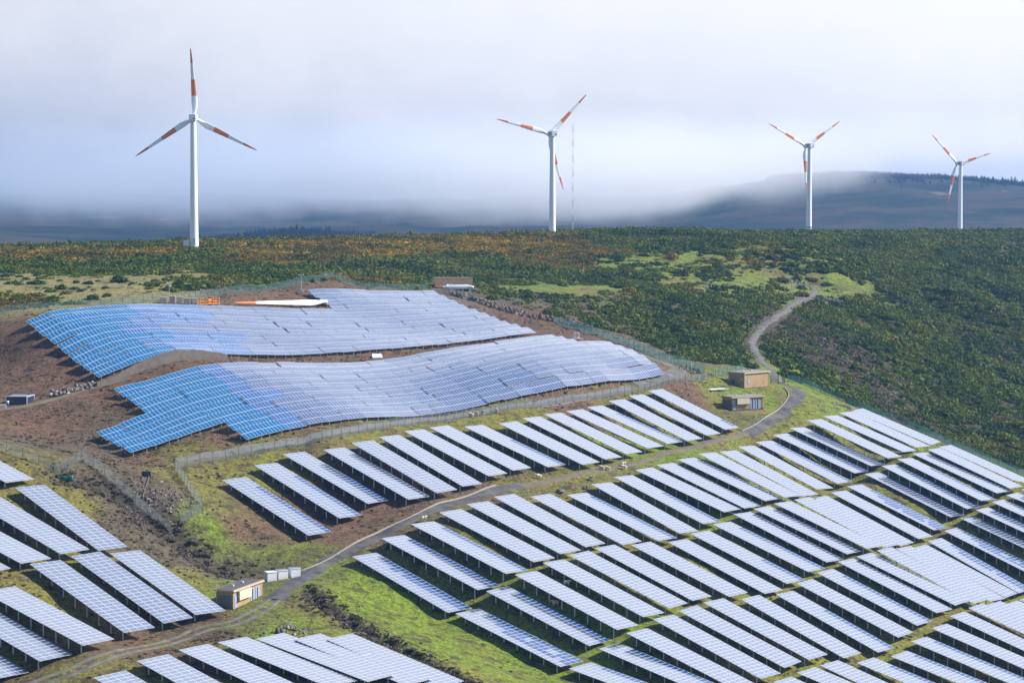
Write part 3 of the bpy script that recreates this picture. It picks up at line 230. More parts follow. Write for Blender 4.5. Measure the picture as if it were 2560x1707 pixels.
def glass_material(name, cell, mixf, rough, tint=(0.92, 0.95, 1.0)):
    """dark cells behind front glass; every panel a touch different"""
    m, nt, N, L = nodes_of(name)
    o = N("ShaderNodeOutputMaterial"); tc = N("ShaderNodeTexCoord"); oi = N("ShaderNodeObjectInfo")
    d = N("ShaderNodeBsdfDiffuse"); g = N("ShaderNodeBsdfGlossy"); mx = N("ShaderNodeMixShader")
    nz = N("ShaderNodeTexNoise"); nz.inputs["Scale"].default_value = 3.0; nz.inputs["Detail"].default_value = 4; L(tc.outputs["Object"], nz.inputs["Vector"])
    r = N("ShaderNodeMapRange"); L(oi.outputs["Random"], r.inputs[0]); r.inputs[3].default_value = 0.88; r.inputs[4].default_value = 1.12
    c = mixrgb(N, L, cell, r.outputs[0], 1.0, 'MULTIPLY'); c = mixrgb(N, L, c, tuple(v * 1.15 for v in cell), nz.outputs["Fac"])
    L(c, d.inputs[0]); g.inputs[0].default_value = (*tint, 1)
    r2 = N("ShaderNodeMapRange"); L(oi.outputs["Random"], r2.inputs[0]); r2.inputs[3].default_value = rough * 0.9; r2.inputs[4].default_value = rough * 1.1; L(r2.outputs[0], g.inputs["Roughness"])
    lw = N("ShaderNodeFresnel"); lw.inputs[0].default_value = 1.52
    mf = N("ShaderNodeMath"); mf.operation = 'MULTIPLY_ADD'; mf.use_clamp = True; L(lw.outputs[0], mf.inputs[0]); mf.inputs[1].default_value = 0.9; mf.inputs[2].default_value = mixf
    L(mf.outputs[0], mx.inputs[0]); L(d.outputs[0], mx.inputs[1]); L(g.outputs[0], mx.inputs[2]); L(mx.outputs[0], o.inputs[0])
    return m
def leaf_material(name, cols, rough=0.75):
    m, nt, N, L = nodes_of(name)
    o = N("ShaderNodeOutputMaterial"); p = N("ShaderNodeBsdfPrincipled"); t = N("ShaderNodeBsdfTranslucent"); mx = N("ShaderNodeMixShader"); mx.inputs[0].default_value = 0.22
    oi = N("ShaderNodeObjectInfo"); cr = N("ShaderNodeValToRGB"); e = cr.color_ramp.elements
    while len(e) < len(cols): e.new(0.5)
    for k, c in enumerate(cols): e[k].position = k / (len(cols) - 1); e[k].color = (*c, 1)
    # neighbouring plants share a tone: the random pick is blended with a slow patch noise
    pn = N("ShaderNodeTexNoise"); pn.inputs["Scale"].default_value = 0.045; pn.inputs["Detail"].default_value = 3; L(oi.outputs["Location"], pn.inputs["Vector"])
    pr = N("ShaderNodeMapRange"); L(pn.outputs["Fac"], pr.inputs[0]); pr.inputs[1].default_value = 0.36; pr.inputs[2].default_value = 0.64
    pm = N("ShaderNodeMath"); pm.operation = 'MULTIPLY'; pm.inputs[1].default_value = 0.74; L(pr.outputs[0], pm.inputs[0])
    pa = N("ShaderNodeMath"); pa.operation = 'MULTIPLY_ADD'; pa.inputs[1].default_value = 0.26; L(oi.outputs["Random"], pa.inputs[0]); L(pm.outputs[0], pa.inputs[2]); L(pa.outputs[0], cr.inputs[0])
    g = N("ShaderNodeNewGeometry"); r = N("ShaderNodeMapRange"); L(g.outputs["Random Per Island"], r.inputs[0]); r.inputs[3].default_value = 0.72; r.inputs[4].default_value = 1.32
    c = mixrgb(N, L, cr.outputs[0], r.outputs[0], 1.0, 'MULTIPLY')
    L(c, p.inputs["Base Color"]); L(c, t.inputs[0]); p.inputs["Roughness"].default_value = rough; p.inputs["Specular IOR Level"].default_value = 0.2
    L(p.outputs[0], mx.inputs[1]); L(t.outputs[0], mx.inputs[2]); L(mx.outputs[0], o.inputs[0])
    return m
def net_material(name, col, alpha):
    """woven wire seen from afar: partly open, lit from both sides"""
    m, nt, N, L = nodes_of(name)
    o = N("ShaderNodeOutputMaterial"); d = N("ShaderNodeBsdfDiffuse"); tl = N("ShaderNodeBsdfTranslucent"); m1 = N("ShaderNodeMixShader"); t = N("ShaderNodeBsdfTransparent"); mx = N("ShaderNodeMixShader")
    d.inputs[0].default_value = (*col, 1); tl.inputs[0].default_value = (*col, 1); m1.inputs[0].default_value = 0.5; L(d.outputs[0], m1.inputs[1]); L(tl.outputs[0], m1.inputs[2])
    tc = N("ShaderNodeTexCoord"); nz = N("ShaderNodeTexNoise"); nz.inputs["Scale"].default_value = 1.1; nz.inputs["Detail"].default_value = 6; L(tc.outputs["Object"], nz.inputs["Vector"])
    r = N("ShaderNodeMapRange"); L(nz.outputs["Fac"], r.inputs[0]); r.inputs[1].default_value = 0.35; r.inputs[2].default_value = 0.65; r.inputs[3].default_value = alpha * 0.7; r.inputs[4].default_value = min(1, alpha * 1.3)
    L(r.outputs[0], mx.inputs[0]); L(t.outputs[0], mx.inputs[1]); L(m1.outputs[0], mx.inputs[2]); L(mx.outputs[0], o.inputs[0])
    return m

ground_material()
glass_material("panel_glass", (0.044, 0.072, 0.155), 0.32, 0.13)
glass_material("panel_glass_half_reflection", (0.030, 0.090, 0.24), 0.22, 0.12, (0.85, 0.91, 1.0))  # in-between copy: a partly blue sky reflection put into the colour
glass_material("panel_glass_dark_reflection", (0.012, 0.050, 0.165), 0.06, 0.10, (0.7, 0.8, 1.0))  # darker, duller copy of the glass: a dark reflection put into the colour
glass_material("panel_glass_blue_reflection", (0.007, 0.098, 0.235), 0.09, 0.10, (0.75, 0.86, 1.0))  # bluer copy of the glass: reflected clear sky put into the colour
simple("panel_frame", (0.62, 0.65, 0.70), 0.35, 0.03, 2, metal=0.0, spec=0.6)
simple("galvanised", (0.52, 0.56, 0.58), 0.45, 0.12, 4, metal=0.3)
simple("underside", (0.10, 0.10, 0.11), 0.7, 0.1)
simple("turbine_white", (0.80, 0.82, 0.84), 0.35, 0.03, 0.15, spec=0.5)
simple("turbine_orange", (0.72, 0.215, 0.055), 0.4, 0.06, 0.3)
simple("logo_blue", (0.03, 0.10, 0.32), 0.4, 0.05)
simple("dark_trim", (0.03, 0.03, 0.035), 0.5, 0.1)
simple("asphalt", (0.062, 0.062, 0.068), 0.9, 0.55, 0.45, bump=0.4, coord='Object', dirt=(0.16, 0.15, 0.10))
simple("gravel", (0.105, 0.100, 0.098), 0.95, 0.5, 0.6, bump=0.5, dirt=(0.11, 0.13, 0.035))
simple("dirt_track", (0.125, 0.098, 0.072), 0.95, 0.25, 0.6, bump=0.4, dirt=(0.13, 0.14, 0.04))
simple("concrete", (0.115, 0.097, 0.082), 0.9, 0.22, 0.7, bump=0.2, dirt=(0.10, 0.085, 0.075))
simple("lane_concrete", (0.15, 0.143, 0.135), 0.9, 0.2, 0.8, dirt=(0.12, 0.10, 0.07))
simple("kerb_stone", (0.30, 0.265, 0.215), 0.9, 0.15, 1.5)
simple("render_tan", (0.36, 0.245, 0.125), 0.85, 0.10, 1.2, dirt=(0.25, 0.17, 0.095))
simple("trim_tan", (0.47, 0.32, 0.16), 0.8, 0.08, 1.0)
simple("roof_felt", (0.075, 0.077, 0.085), 0.85, 0.15, 1.5)
simple("roof_grey", (0.20, 0.20, 0.20), 0.85, 0.2, 1.5)
simple("cream_board", (0.56, 0.49, 0.35), 0.7, 0.05)
simple("door_blue", (0.26, 0.34, 0.48), 0.5, 0.08)
simple("door_deep_blue", (0.015, 0.11, 0.26), 0.5, 0.08)
simple("louvre", (0.17, 0.16, 0.15), 0.6, 0.1)
simple("white_paint", (0.72, 0.74, 0.76), 0.5, 0.08, 1.5, dirt=(0.50, 0.50, 0.50))
simple("lid_blue", (0.16, 0.20, 0.27), 0.4, 0.15)
simple("shed_blue", (0.022, 0.035, 0.085), 0.3, 0.25, 1.0)
simple("container_tan", (0.62, 0.40, 0.24), 0.7, 0.1, 0.6)
simple("pallet_wood", (0.58, 0.50, 0.44), 0.85, 0.2, 2)
simple("rust_orange", (0.62, 0.20, 0.03), 0.5, 0.2, 2)
simple("barrel_blue", (0.03, 0.12, 0.40), 0.4, 0.1)
simple("rock", (0.17, 0.145, 0.13), 0.95, 0.45, 1.3, bump=0.6)
simple("rock_pale", (0.33, 0.29, 0.25), 0.95, 0.35, 1.3, bump=0.5)
simple("rock_dark", (0.075, 0.066, 0.062), 0.95, 0.4, 1.0, bump=0.6)
simple("fence_green", (0.05, 0.13, 0.12), 0.6, 0.1)
simple("tarp_green", (0.02, 0.17, 0.15), 0.6, 0.2)
simple("wool", (0.58, 0.50, 0.38), 0.95, 0.15, 8, bump=0.5)
simple("mast_red", (0.46, 0.18, 0.14), 0.5, 0.05)
simple("bark", (0.05, 0.04, 0.03), 0.95, 0.3, 2)
net_material("net_grey", (0.27, 0.30, 0.31), 0.38)
net_material("net_green", (0.17, 0.30, 0.30), 0.32)
net_material("net_dark", (0.06, 0.17, 0.16), 0.50)
leaf_material("leaf_heath", [(0.025, 0.052, 0.007), (0.044, 0.080, 0.007), (0.074, 0.112, 0.008), (0.108, 0.138, 0.009), (0.125, 0.118, 0.018)])
leaf_material("leaf_gorse", [(0.070, 0.085, 0.014), (0.115, 0.090, 0.014), (0.165, 0.115, 0.012), (0.225, 0.150, 0.012), (0.340, 0.235, 0.010)])
leaf_material("leaf_dead", [(0.120, 0.096, 0.078), (0.165, 0.130, 0.110), (0.095, 0.080, 0.060), (0.130, 0.115, 0.075)])
leaf_material("leaf_pine", [(0.010, 0.022, 0.012), (0.016, 0.032, 0.016)])
leaf_material("leaf_tuft", [(0.060, 0.048, 0.030), (0.085, 0.075, 0.028), (0.045, 0.035, 0.026), (0.100, 0.105, 0.026)])

# ------------------------------------------------------------------ mesh helpers
class MB:
    def __init__(s): s.v = []; s.f = []; s.m = []; s.mats = []
    def mi(s, mat):
        if mat not in s.mats: s.mats.append(mat)
        return s.mats.index(mat)
    def add(s, vs, fs, mat):
        o = len(s.v); s.v += [tuple(map(float, v)) for v in vs]; k = s.mi(mat)
        for f in fs: s.f.append(tuple(o + i for i in f)); s.m.append(k)
        return s
    def box(s, c, h, mat, ax=None):
        """centre, half sizes, optional three axes"""
        ax = ax or ((1, 0, 0), (0, 1, 0), (0, 0, 1)); A = [Vector(a) for a in ax]; c = Vector(c); vs = []
        for k in (-1, 1):
            for j in (-1, 1):
                for i in (-1, 1): vs.append(c + A[0] * h[0] * i + A[1] * h[1] * j + A[2] * h[2] * k)
        return s.add(vs, [(0, 2, 3, 1), (4, 5, 7, 6), (0, 1, 5, 4), (2, 6, 7, 3), (0, 4, 6, 2), (1, 3, 7, 5)], mat)
    def hexa(s, v8, mat): return s.add(v8, [(0, 2, 3, 1), (4, 5, 7, 6), (0, 1, 5, 4), (2, 6, 7, 3), (0, 4, 6, 2), (1, 3, 7, 5)], mat)
    def tube(s, p0, p1, r0, r1, mat, n=8, cap=True):
        p0 = Vector(p0); p1 = Vector(p1); d = (p1 - p0).normalized(); a = d.orthogonal().normalized(); b = d.cross(a); vs = []
        for p, r in ((p0, r0), (p1, r1)):
            for i in range(n): t = 2 * math.pi * i / n; vs.append(p + a * r * math.cos(t) + b * r * math.sin(t))
        fs = [(i, (i + 1) % n, n + (i + 1) % n, n + i) for i in range(n)]
        if cap: fs += [tuple(range(n - 1, -1, -1)), tuple(range(n, 2 * n))]
        return s.add(vs, fs, mat)
    def mesh(s, name, smooth=False):
        me = bpy.data.meshes.new(name); me.from_pydata(s.v, [], s.f)
        for m in s.mats: me.materials.append(MATS[m])
        me.polygons.foreach_set("material_index", s.m)
        if smooth: me.polygons.foreach_set("use_smooth", [True] * len(s.f))
        me.update(); return me
    def build(s, name, parent=None, smooth=False, loc=None, rot=None):
        return link(bpy.data.objects.new(name, s.mesh(name, smooth)), parent, loc, rot)
def link(o, parent=None, loc=None, rot=None):
    COL.objects.link(o)
    if parent is not None: o.parent = parent
    if loc is not None: o.location = loc
    if rot is not None: o.rotation_euler = rot
    return o
def empty(name, loc=(0, 0, 0), rz=0):
    o = bpy.data.objects.new(name, None); o.empty_display_size = 0.5; COL.objects.link(o); o.location = loc; o.rotation_euler = (0, 0, rz); return o
def tag(o, label, cat, group=None, kind=None):
    o["label"] = label; o["category"] = cat
    if group: o["group"] = group
    if kind: o["kind"] = kind
    return o
def struct(o, kind="structure"): o["kind"] = kind; return o
def copy_tree(o, parent=None):
    c = o.copy(); COL.objects.link(c)
    if parent is not None: c.parent = parent
    for ch in list(o.children): copy_tree(ch, c)
    return c
ORD = ["first", "second", "third", "fourth", "fifth", "sixth", "seventh", "eighth", "ninth", "tenth", "eleventh", "twelfth", "thirteenth", "fourteenth", "fifteenth", "sixteenth", "seventeenth", "eighteenth", "nineteenth", "twentieth", "twenty-first", "twenty-second", "twenty-third", "twenty-fourth"]
def raw_mesh(name, V, Fq, mats, smooth=True):
    me = bpy.data.meshes.new(name); V = np.asarray(V, np.float32); Fq = np.asarray(Fq, np.int32); k = Fq.shape[1]
    me.vertices.add(len(V)); me.vertices.foreach_set("co", V.ravel())
    me.loops.add(Fq.size); me.loops.foreach_set("vertex_index", Fq.ravel())
    me.polygons.add(len(Fq)); me.polygons.foreach_set("loop_start", np.arange(0, Fq.size, k, dtype=np.int32)); me.polygons.foreach_set("loop_total", np.full(len(Fq), k, np.int32))
    for m in mats: me.materials.append(MATS[m])
    me.polygons.foreach_set("use_smooth", np.full(len(Fq), smooth)); me.update(calc_edges=True); return me

# ------------------------------------------------------------------ ground sheet
def axis(segs):
    out = []
    for a, b, st in segs: out += list(np.arange(a, b, st))
    out.append(segs[-1][1]); return np.array(out)
gx = axis([(-900, -320, 40), (-320, -160, 2.6), (-160, 150, 1.3), (150, 330, 2.4), (330, 900, 40)])
gy = axis([(60, 280, 20), (280, 300, 4), (300, 660, 1.3), (660, 900, 1.8), (900, 1250, 2.8), (1250, 1700, 22)])
XX, YY = np.meshgrid(gx, gy); ZZ = ground_z(XX, YY)
TYPES = {'G': (0.126, 0.174, 0.019), 'D': (0.150, 0.138, 0.030), 'S': (0.120, 0.070, 0.046), 'P': (0.088, 0.072, 0.052), 'T': (0.20, 0.18, 0.070), 'H': (0.040, 0.042, 0.018), 'R': (0.14, 0.115, 0.095)}
def type_colour(x, y):
    xs = x + (fbm(x, y, 14, 3, 21) - 0.5) * 16; ys = y + (fbm(x, y, 14, 3, 31) - 0.5) * 16
    acc = np.zeros(x.shape + (3,)); wt = np.zeros(x.shape)
    for k, sx, sy in GSAMP:
        sg = 9 + 0.016 * max(0, sy - 400) + 0.02 * max(0, sy - 700)
        d2 = ((xs - sx) ** 2 + (ys - sy) ** 2 * 0.55) / sg ** 2
        w = 1 / (d2 ** 2 + 0.02); acc += w[..., None] * np.array(TYPES[k]); wt += w
    return acc / wt[..., None]
colr = type_colour(XX, YY)
# green and dry patches through the sloping field
fieldk = np.clip(fbm(XX, YY, 11, 4, 51) * 2.6 - 0.9, 0, 1)[..., None] * ((YY < 640) & (XX > -60))[..., None] * 0.55
lum = colr.sum(-1, keepdims=True)
isgrass = np.clip((colr[..., 1:2] / (colr[..., 0:1] + 1e-4) - 0.75) * 4, 0, 1)
colr = colr * (1 - fieldk * isgrass) + np.array(TYPES['G']) * fieldk * isgrass
brown = np.clip(fbm(XX, YY, 6, 4, 77) * 3.4 - 1.75, 0, 1)[..., None] * 0.7
colr = colr * (1 - brown) + np.array((0.075, 0.055, 0.036)) * brown
# worn banks beside the gully and the ditch
for pl, wd in ((GULLY, 5.0), (DITCH, 2.6)):
    k = np.exp(-(poly_dist(XX, YY, pl) / wd) ** 2)[..., None] * 0.9; colr = colr * (1 - k) + np.array((0.060, 0.050, 0.042)) * k
k = np.exp(-((poly_dist(XX, YY, ROADS) - 4.2) / 2.2) ** 2)[..., None] * 0.45 * (YY < 520)[..., None]; colr = colr * (1 - k) + np.array((0.085, 0.062, 0.042)) * k
colr = np.clip(colr, 0.01, 1)
nx, ny = len(gx), len(gy)
ii = (np.arange(ny - 1)[:, None] * nx + np.arange(nx - 1)[None]).ravel()
gme = raw_mesh("ground", np.stack([XX, YY, ZZ], -1).reshape(-1, 3), np.stack([ii, ii + 1, ii + nx + 1, ii + nx], 1), ["ground_cover"])
ca = gme.color_attributes.new("Col", 'FLOAT_COLOR', 'POINT'); ca.data.foreach_set("color", np.concatenate([colr.reshape(-1, 3), np.ones((nx * ny, 1))], 1).astype(np.float32).ravel())
struct(link(bpy.data.objects.new("ground", gme)))

# ------------------------------------------------------------------ far hills
def hills_z(x, y):
    base = 46 + 0.0015 * (y - 1700)
    n = fbm(x, y, 900, 4, 5) - 0.5
    right = 78 * np.exp(-(((x - 610) / 400) ** 2)) * np.exp(-(((y - 3700) / 800) ** 2))
    mid = 26 * np.exp(-(((x + 60) / 420) ** 2)) * np.exp(-(((y - 4300) / 700) ** 2))
    left = 40 * np.exp(-(((x + 1000) / 900) ** 2)) * np.exp(-(((y - 5600) / 1200) ** 2))
    z = base + n * 14 * np.clip((y - 1700) / 1500, 0, 1) + right + mid + left + (fbm(x, y, 210, 4, 8) - 0.5) * 26 * np.clip((y - 1900) / 700, 0, 1)
    return np.where(y < 1800, np.minimum(z, 38 + 0.0 * z), z)
hx = np.concatenate([np.linspace(-4200, -1250, 40), np.linspace(-1200, 1200, 260), np.linspace(1250, 4200, 40)]); hy = np.concatenate([np.linspace(1500, 4500, 170), np.linspace(4550, 6800, 40)])
HX, HY = np.meshgrid(hx, hy); HZ = hills_z(HX, HY)
hn, hm = len(hx), len(hy); ii = (np.arange(hm - 1)[:, None] * hn + np.arange(hn - 1)[None]).ravel()
def hill_material():
    m, nt, N, L = nodes_of("hill_cover"); o = N("ShaderNodeOutputMaterial"); p = N("ShaderNodeBsdfPrincipled"); L(p.outputs[0], o.inputs[0])
    tc = N("ShaderNodeTexCoord"); nz = N("ShaderNodeTexNoise"); nz.inputs["Scale"].default_value = 0.009; nz.inputs["Detail"].default_value = 9; nz.inputs["Roughness"].default_value = 0.62; L(tc.outputs["Object"], nz.inputs["Vector"])
    cr = N("ShaderNodeValToRGB"); L(nz.outputs["Fac"], cr.inputs[0]); e = cr.color_ramp.elements
    cols = [(0.36, (0.010, 0.020, 0.014)), (0.48, (0.022, 0.034, 0.018)), (0.56, (0.055, 0.040, 0.028)), (0.64, (0.025, 0.038, 0.018)), (0.70, (0.17, 0.125, 0.095))]
    while len(e) < 5: e.new(0.5)
    for k, (q, c) in enumerate(cols): e[k].position = q; e[k].color = (*c, 1)
    L(cr.outputs[0], p.inputs["Base Color"]); p.inputs["Roughness"].default_value = 1; p.inputs["Specular IOR Level"].default_value = 0.1
hill_material()
struct(link(bpy.data.objects.new("hills", raw_mesh("hills", np.stack([HX, HY, HZ], -1).reshape(-1, 3), np.stack([ii, ii + 1, ii + hn + 1, ii + hn], 1), ["hill_cover"]))))

# ------------------------------------------------------------------ roads, paths, kerbs
def ribbon(name, pts, width, lift, mat, wob=0.25, cols=5):
    P = np.array(pts); T = np.gradient(P, axis=0); T /= np.linalg.norm(T, axis=1)[:, None] + 1e-9; Nn = np.stack([-T[:, 1], T[:, 0]], 1)
    s = np.linspace(-0.5, 0.5, cols); Wd = np.array([width(i / (len(P) - 1)) if callable(width) else width for i in range(len(P))])
    jit = (vnoise(P[:, 0], P[:, 1], 3.0, 4) - 0.5) * wob
    X = P[:, None, 0] + Nn[:, None, 0] * (s[None] * Wd[:, None] + jit[:, None] * np.abs(s[None]) * 2); Y = P[:, None, 1] + Nn[:, None, 1] * (s[None] * Wd[:, None] + jit[:, None] * np.abs(s[None]) * 2)
    Z = ground_z(X, Y, True) + lift; Z[:, 0] -= lift * 0.9; Z[:, -1] -= lift * 0.9
    n = cols; m = len(P); ii = (np.arange(m - 1)[:, None] * n + np.arange(n - 1)[None]).ravel()
    return link(bpy.data.objects.new(name, raw_mesh(name, np.stack([X, Y, Z], -1).reshape(-1, 3), np.stack([ii, ii + n, ii + n + 1, ii + 1], 1), [mat])))
def seg(pts, a, b): n = len(pts); return pts[int(a * n):max(int(b * n), int(a * n) + 2)]
def nearest(pts, q): return int(np.argmin([math.hypot(p[0] - q[0], p[1] - q[1]) for p in pts]))
i1 = nearest(ROADS, ROAD[7]); i2 = nearest(ROADS, ROAD[15]); i3 = nearest(ROADS, ROAD[22])
def two_tracks(name, pts, gauge, w, lift, mat):
    P = np.array(pts); T = np.gradient(P, axis=0); T /= np.linalg.norm(T, axis=1)[:, None] + 1e-9; Nn = np.stack([-T[:, 1], T[:, 0]], 1)
    for s in (-1, 1): struct(ribbon(name, [tuple(v) for v in P + Nn * gauge * s], w, lift, mat, 0.3, 4))
two_tracks("road_wheel_track", ROADS[:i1 + 2], 0.95, 0.95, 0.10, "gravel")
struct(ribbon("road", ROADS[i1 - 1:i2 + 1], lambda t: 3.6 - 0.8 * t, 0.14, "asphalt"))
struct(ribbon("track", ROADS[i2 - 1:i3 + 1], 2.3, 0.12, "dirt_track", 0.5))
struct(ribbon("road", ROADS[i3 - 1:], lambda t: 3.6, 0.14, "asphalt", 0.4))
struct(ribbon("hill_road", ROAD2S, 2.3, 0.16, "gravel", 1.4))
struct(ribbon("lane", catmull(LANE), 2.6, 0.14, "lane_concrete", 0.3))
struct(ribbon("path", PATHS, 2.2, 0.12, "dirt_track", 0.5))
struct(ribbon("path", PATH2S, 4.0, 0.12, "gravel", 0.6))
def kerb(pts, name):
    P = catmull(pts, 1.5); mb = MB()
    for a, b in zip(P[:-1], P[1:]):
        za, zb = gz(*a) + 0.14, gz(*b) + 0.14; d = Vector((b[0] - a[0], b[1] - a[1], zb - za)); l = d.length; d.normalize(); s = d.cross(Vector((0, 0, 1))).normalized()
        mb.box(((a[0] + b[0]) / 2, (a[1] + b[1]) / 2, (za + zb) / 2), (l / 2 - 0.015, 0.085, 0.16), "kerb_stone", (d, s, s.cross(d)))
    return mb.build(name)
tag(kerb(KERB, "road_kerb"), "pale curved concrete kerb inside the road bend below the hut", "kerb")
tag(kerb(KERB2, "road_kerb"), "long pale concrete kerb along the bank above the asphalt road", "kerb")

# ------------------------------------------------------------------ solar tables of the sloping field
NA, NC = 24, 4
PL, PW = 24.5 / NA, 6.6 / NC
def panel_mesh(name, glass):
    mb = MB(); a, b, h, f = PL / 2 - 0.012, PW / 2 - 0.012, 0.04, 0.036
    o = [(-a, -b), (a, -b), (a, b), (-a, b)]; i = [(-a + f, -b + f), (a - f, -b + f), (a - f, b - f), (-a + f, b - f)]
    mb.add([(x, y, 0) for x, y in o] + [(x, y, h) for x, y in o], [(3, 2, 1, 0), (0, 1, 5, 4), (1, 2, 6, 5), (2, 3, 7, 6), (3, 0, 4, 7)], "panel_frame")
    mb.add([(x, y, h) for x, y in o] + [(x, y, h - 0.006) for x, y in i], [(0, 1, 5, 4), (1, 2, 6, 5), (2, 3, 7, 6), (3, 0, 4, 7)], "panel_frame")
    mb.add([(x, y, h - 0.006) for x, y in i], [(0, 1, 2, 3)], glass)
    return mb.mesh(name)
ME_PANEL = panel_mesh("solar_panel", "panel_glass"); ME_DARK_REFL = panel_mesh("solar_panel_dark_reflection", "panel_glass_dark_reflection")
def post_mesh(hh=2.9):
    mb = MB(); mb.box((0, 0, -hh / 2), (0.085, 0.012, hh / 2), "galvanised")
    for s in (-1, 1): mb.box((s * 0.085, 0, -hh / 2), (0.012, 0.075, hh / 2), "galvanised")
    return mb.mesh("post")
ME_POST = post_mesh()
def frame_mesh():
    mb = MB()
    for y in (0.55, 2.2, 4.4, 6.05): mb.box((NA * PL / 2, y, -0.10), (NA * PL / 2 - 0.05, 0.04, 0.07), "galvanised")
    for k in range(8): mb.box((PL * (1.5 + 3 * k), 3.3, -0.235), (0.05, 3.1, 0.06), "galvanised")
    return mb.mesh("support_frame")
ME_FRAME = frame_mesh()
# columns from the far edge, and start row, of glass coloured as dark reflection
DARK_REFL = {('A', 1): (1, 4), ('A', 2): (1, 6), ('A', 3): (1, 12), ('A', 9): (1, 9), ('A', 14): (1, 5), ('A', 17): (3, 19), ('B', 1): (2, 3), ('B', 2): (1, 2), ('B', 3): (1, 3), ('B', 8): (1, 2), ('B', 10): (1, 9), ('B', 17): (1, 2), ('B', 18): (1, 5), ('B', 19): (1, 4), ('C', 1): (3, 3), ('C', 2): (1, 3), ('C', 9): (1, 14), ('C', 10): (1, 3), ('C', 17): (3, 3), ('C', 18): (1, 3), ('C', 19): (1, 3), ('C', 20): (1, 6), ('D', 1): (1, 3), ('D', 2): (1, 3), ('D', 8): (1, 8), ('D', 10): (1, 3), ('D', 16): (2, 3), ('D', 17): (3, 2), ('D', 19): (1, 2), ('E', 4): (1, 4), ('E', 5): (1, 2), ('E', 6): (1, 2)}
STRIP = {'A': "in the strip between fence and track", 'B': "in the strip just below the track", 'C': "in the second strip below the track", 'D': "in the third strip below the track", 'E': "in the fourth strip below the track",
         'M': "in the upper strip at the left edge", 'N': "in the strip beside the dark-roofed hut", 'O': "in the strip along the bottom left edge"}
counts = {}
for s, *_ in TABLES: counts[s] = counts.get(s, 0) + 1
seen = {}
for s, x1, y1, z1, x2, y2, z2 in TABLES:
    seen[s] = seen.get(s, 0) + 1; k = seen[s]
    p1 = Vector((x1, y1, z1)); p2 = Vector((x2, y2, z2)); u = p2 - p1; ln = u.length; u.normalize()
    w = Vector((N2[0] * math.cos(TAU), N2[1] * math.cos(TAU), -math.sin(TAU)))
    w = (w - u * w.dot(u)).normalized(); n = u.cross(w).normalized()
    if n.z < 0: n = -n
    rot = Matrix((u, w, n)).transposed()
    if rot.determinant() < 0: rot = Matrix((u, w, -n)).transposed()
    t = empty("solar_table", p1); t.rotation_mode = 'QUATERNION'; t.rotation_quaternion = rot.to_quaternion() @ Matrix.Rotation(random.gauss(0, 0.007), 3, 'X').to_quaternion() @ Matrix.Rotation(random.gauss(0, 0.004), 3, 'Y').to_quaternion(); t.scale = (ln / (NA * PL), 1, 1)
    nd, st = DARK_REFL.get((s, k), (0, 0))
    if s == 'K': lab = "pale solar panel table at the left edge, highest up, just below the wire fence"
    else: lab = "%s panel table, %s from the left %s" % ("pale" if not nd else "dark-edged", ORD[k - 1], STRIP[s])
    tag(t, lab, "solar table", "solar tables on the sloping field")
    for i in range(NA):
        for j in range(NC):
            dark_refl = nd and j >= NC - nd and i >= st + (NC - 1 - j) * 3 and not (s == 'A' and k == 17 and i > 22)
            if dark_refl and nd > 1 and j < NC - 1 and random.random() < 0.12: dark_refl = False
            o = bpy.data.objects.new("solar_panel", ME_DARK_REFL if dark_refl else ME_PANEL); COL.objects.link(o); o.parent = t
            o.location = (PL * (i + 0.5), PW * (j + 0.5), 0)
            o.rotation_euler = (random.gauss(0, 0.0012), random.gauss(0, 0.0012), 0)
    inv = rot.inverted().to_quaternion()
    for q in range(8):
        for yy in (1.1,):
            o = bpy.data.objects.new("post", ME_POST); COL.objects.link(o); o.parent = t; o.location = (PL * (1.5 + 3 * q), yy, -0.25); o.rotation_mode = 'QUATERNION'; o.rotation_quaternion = inv
    link(bpy.data.objects.new("support_frame", ME_FRAME), t)

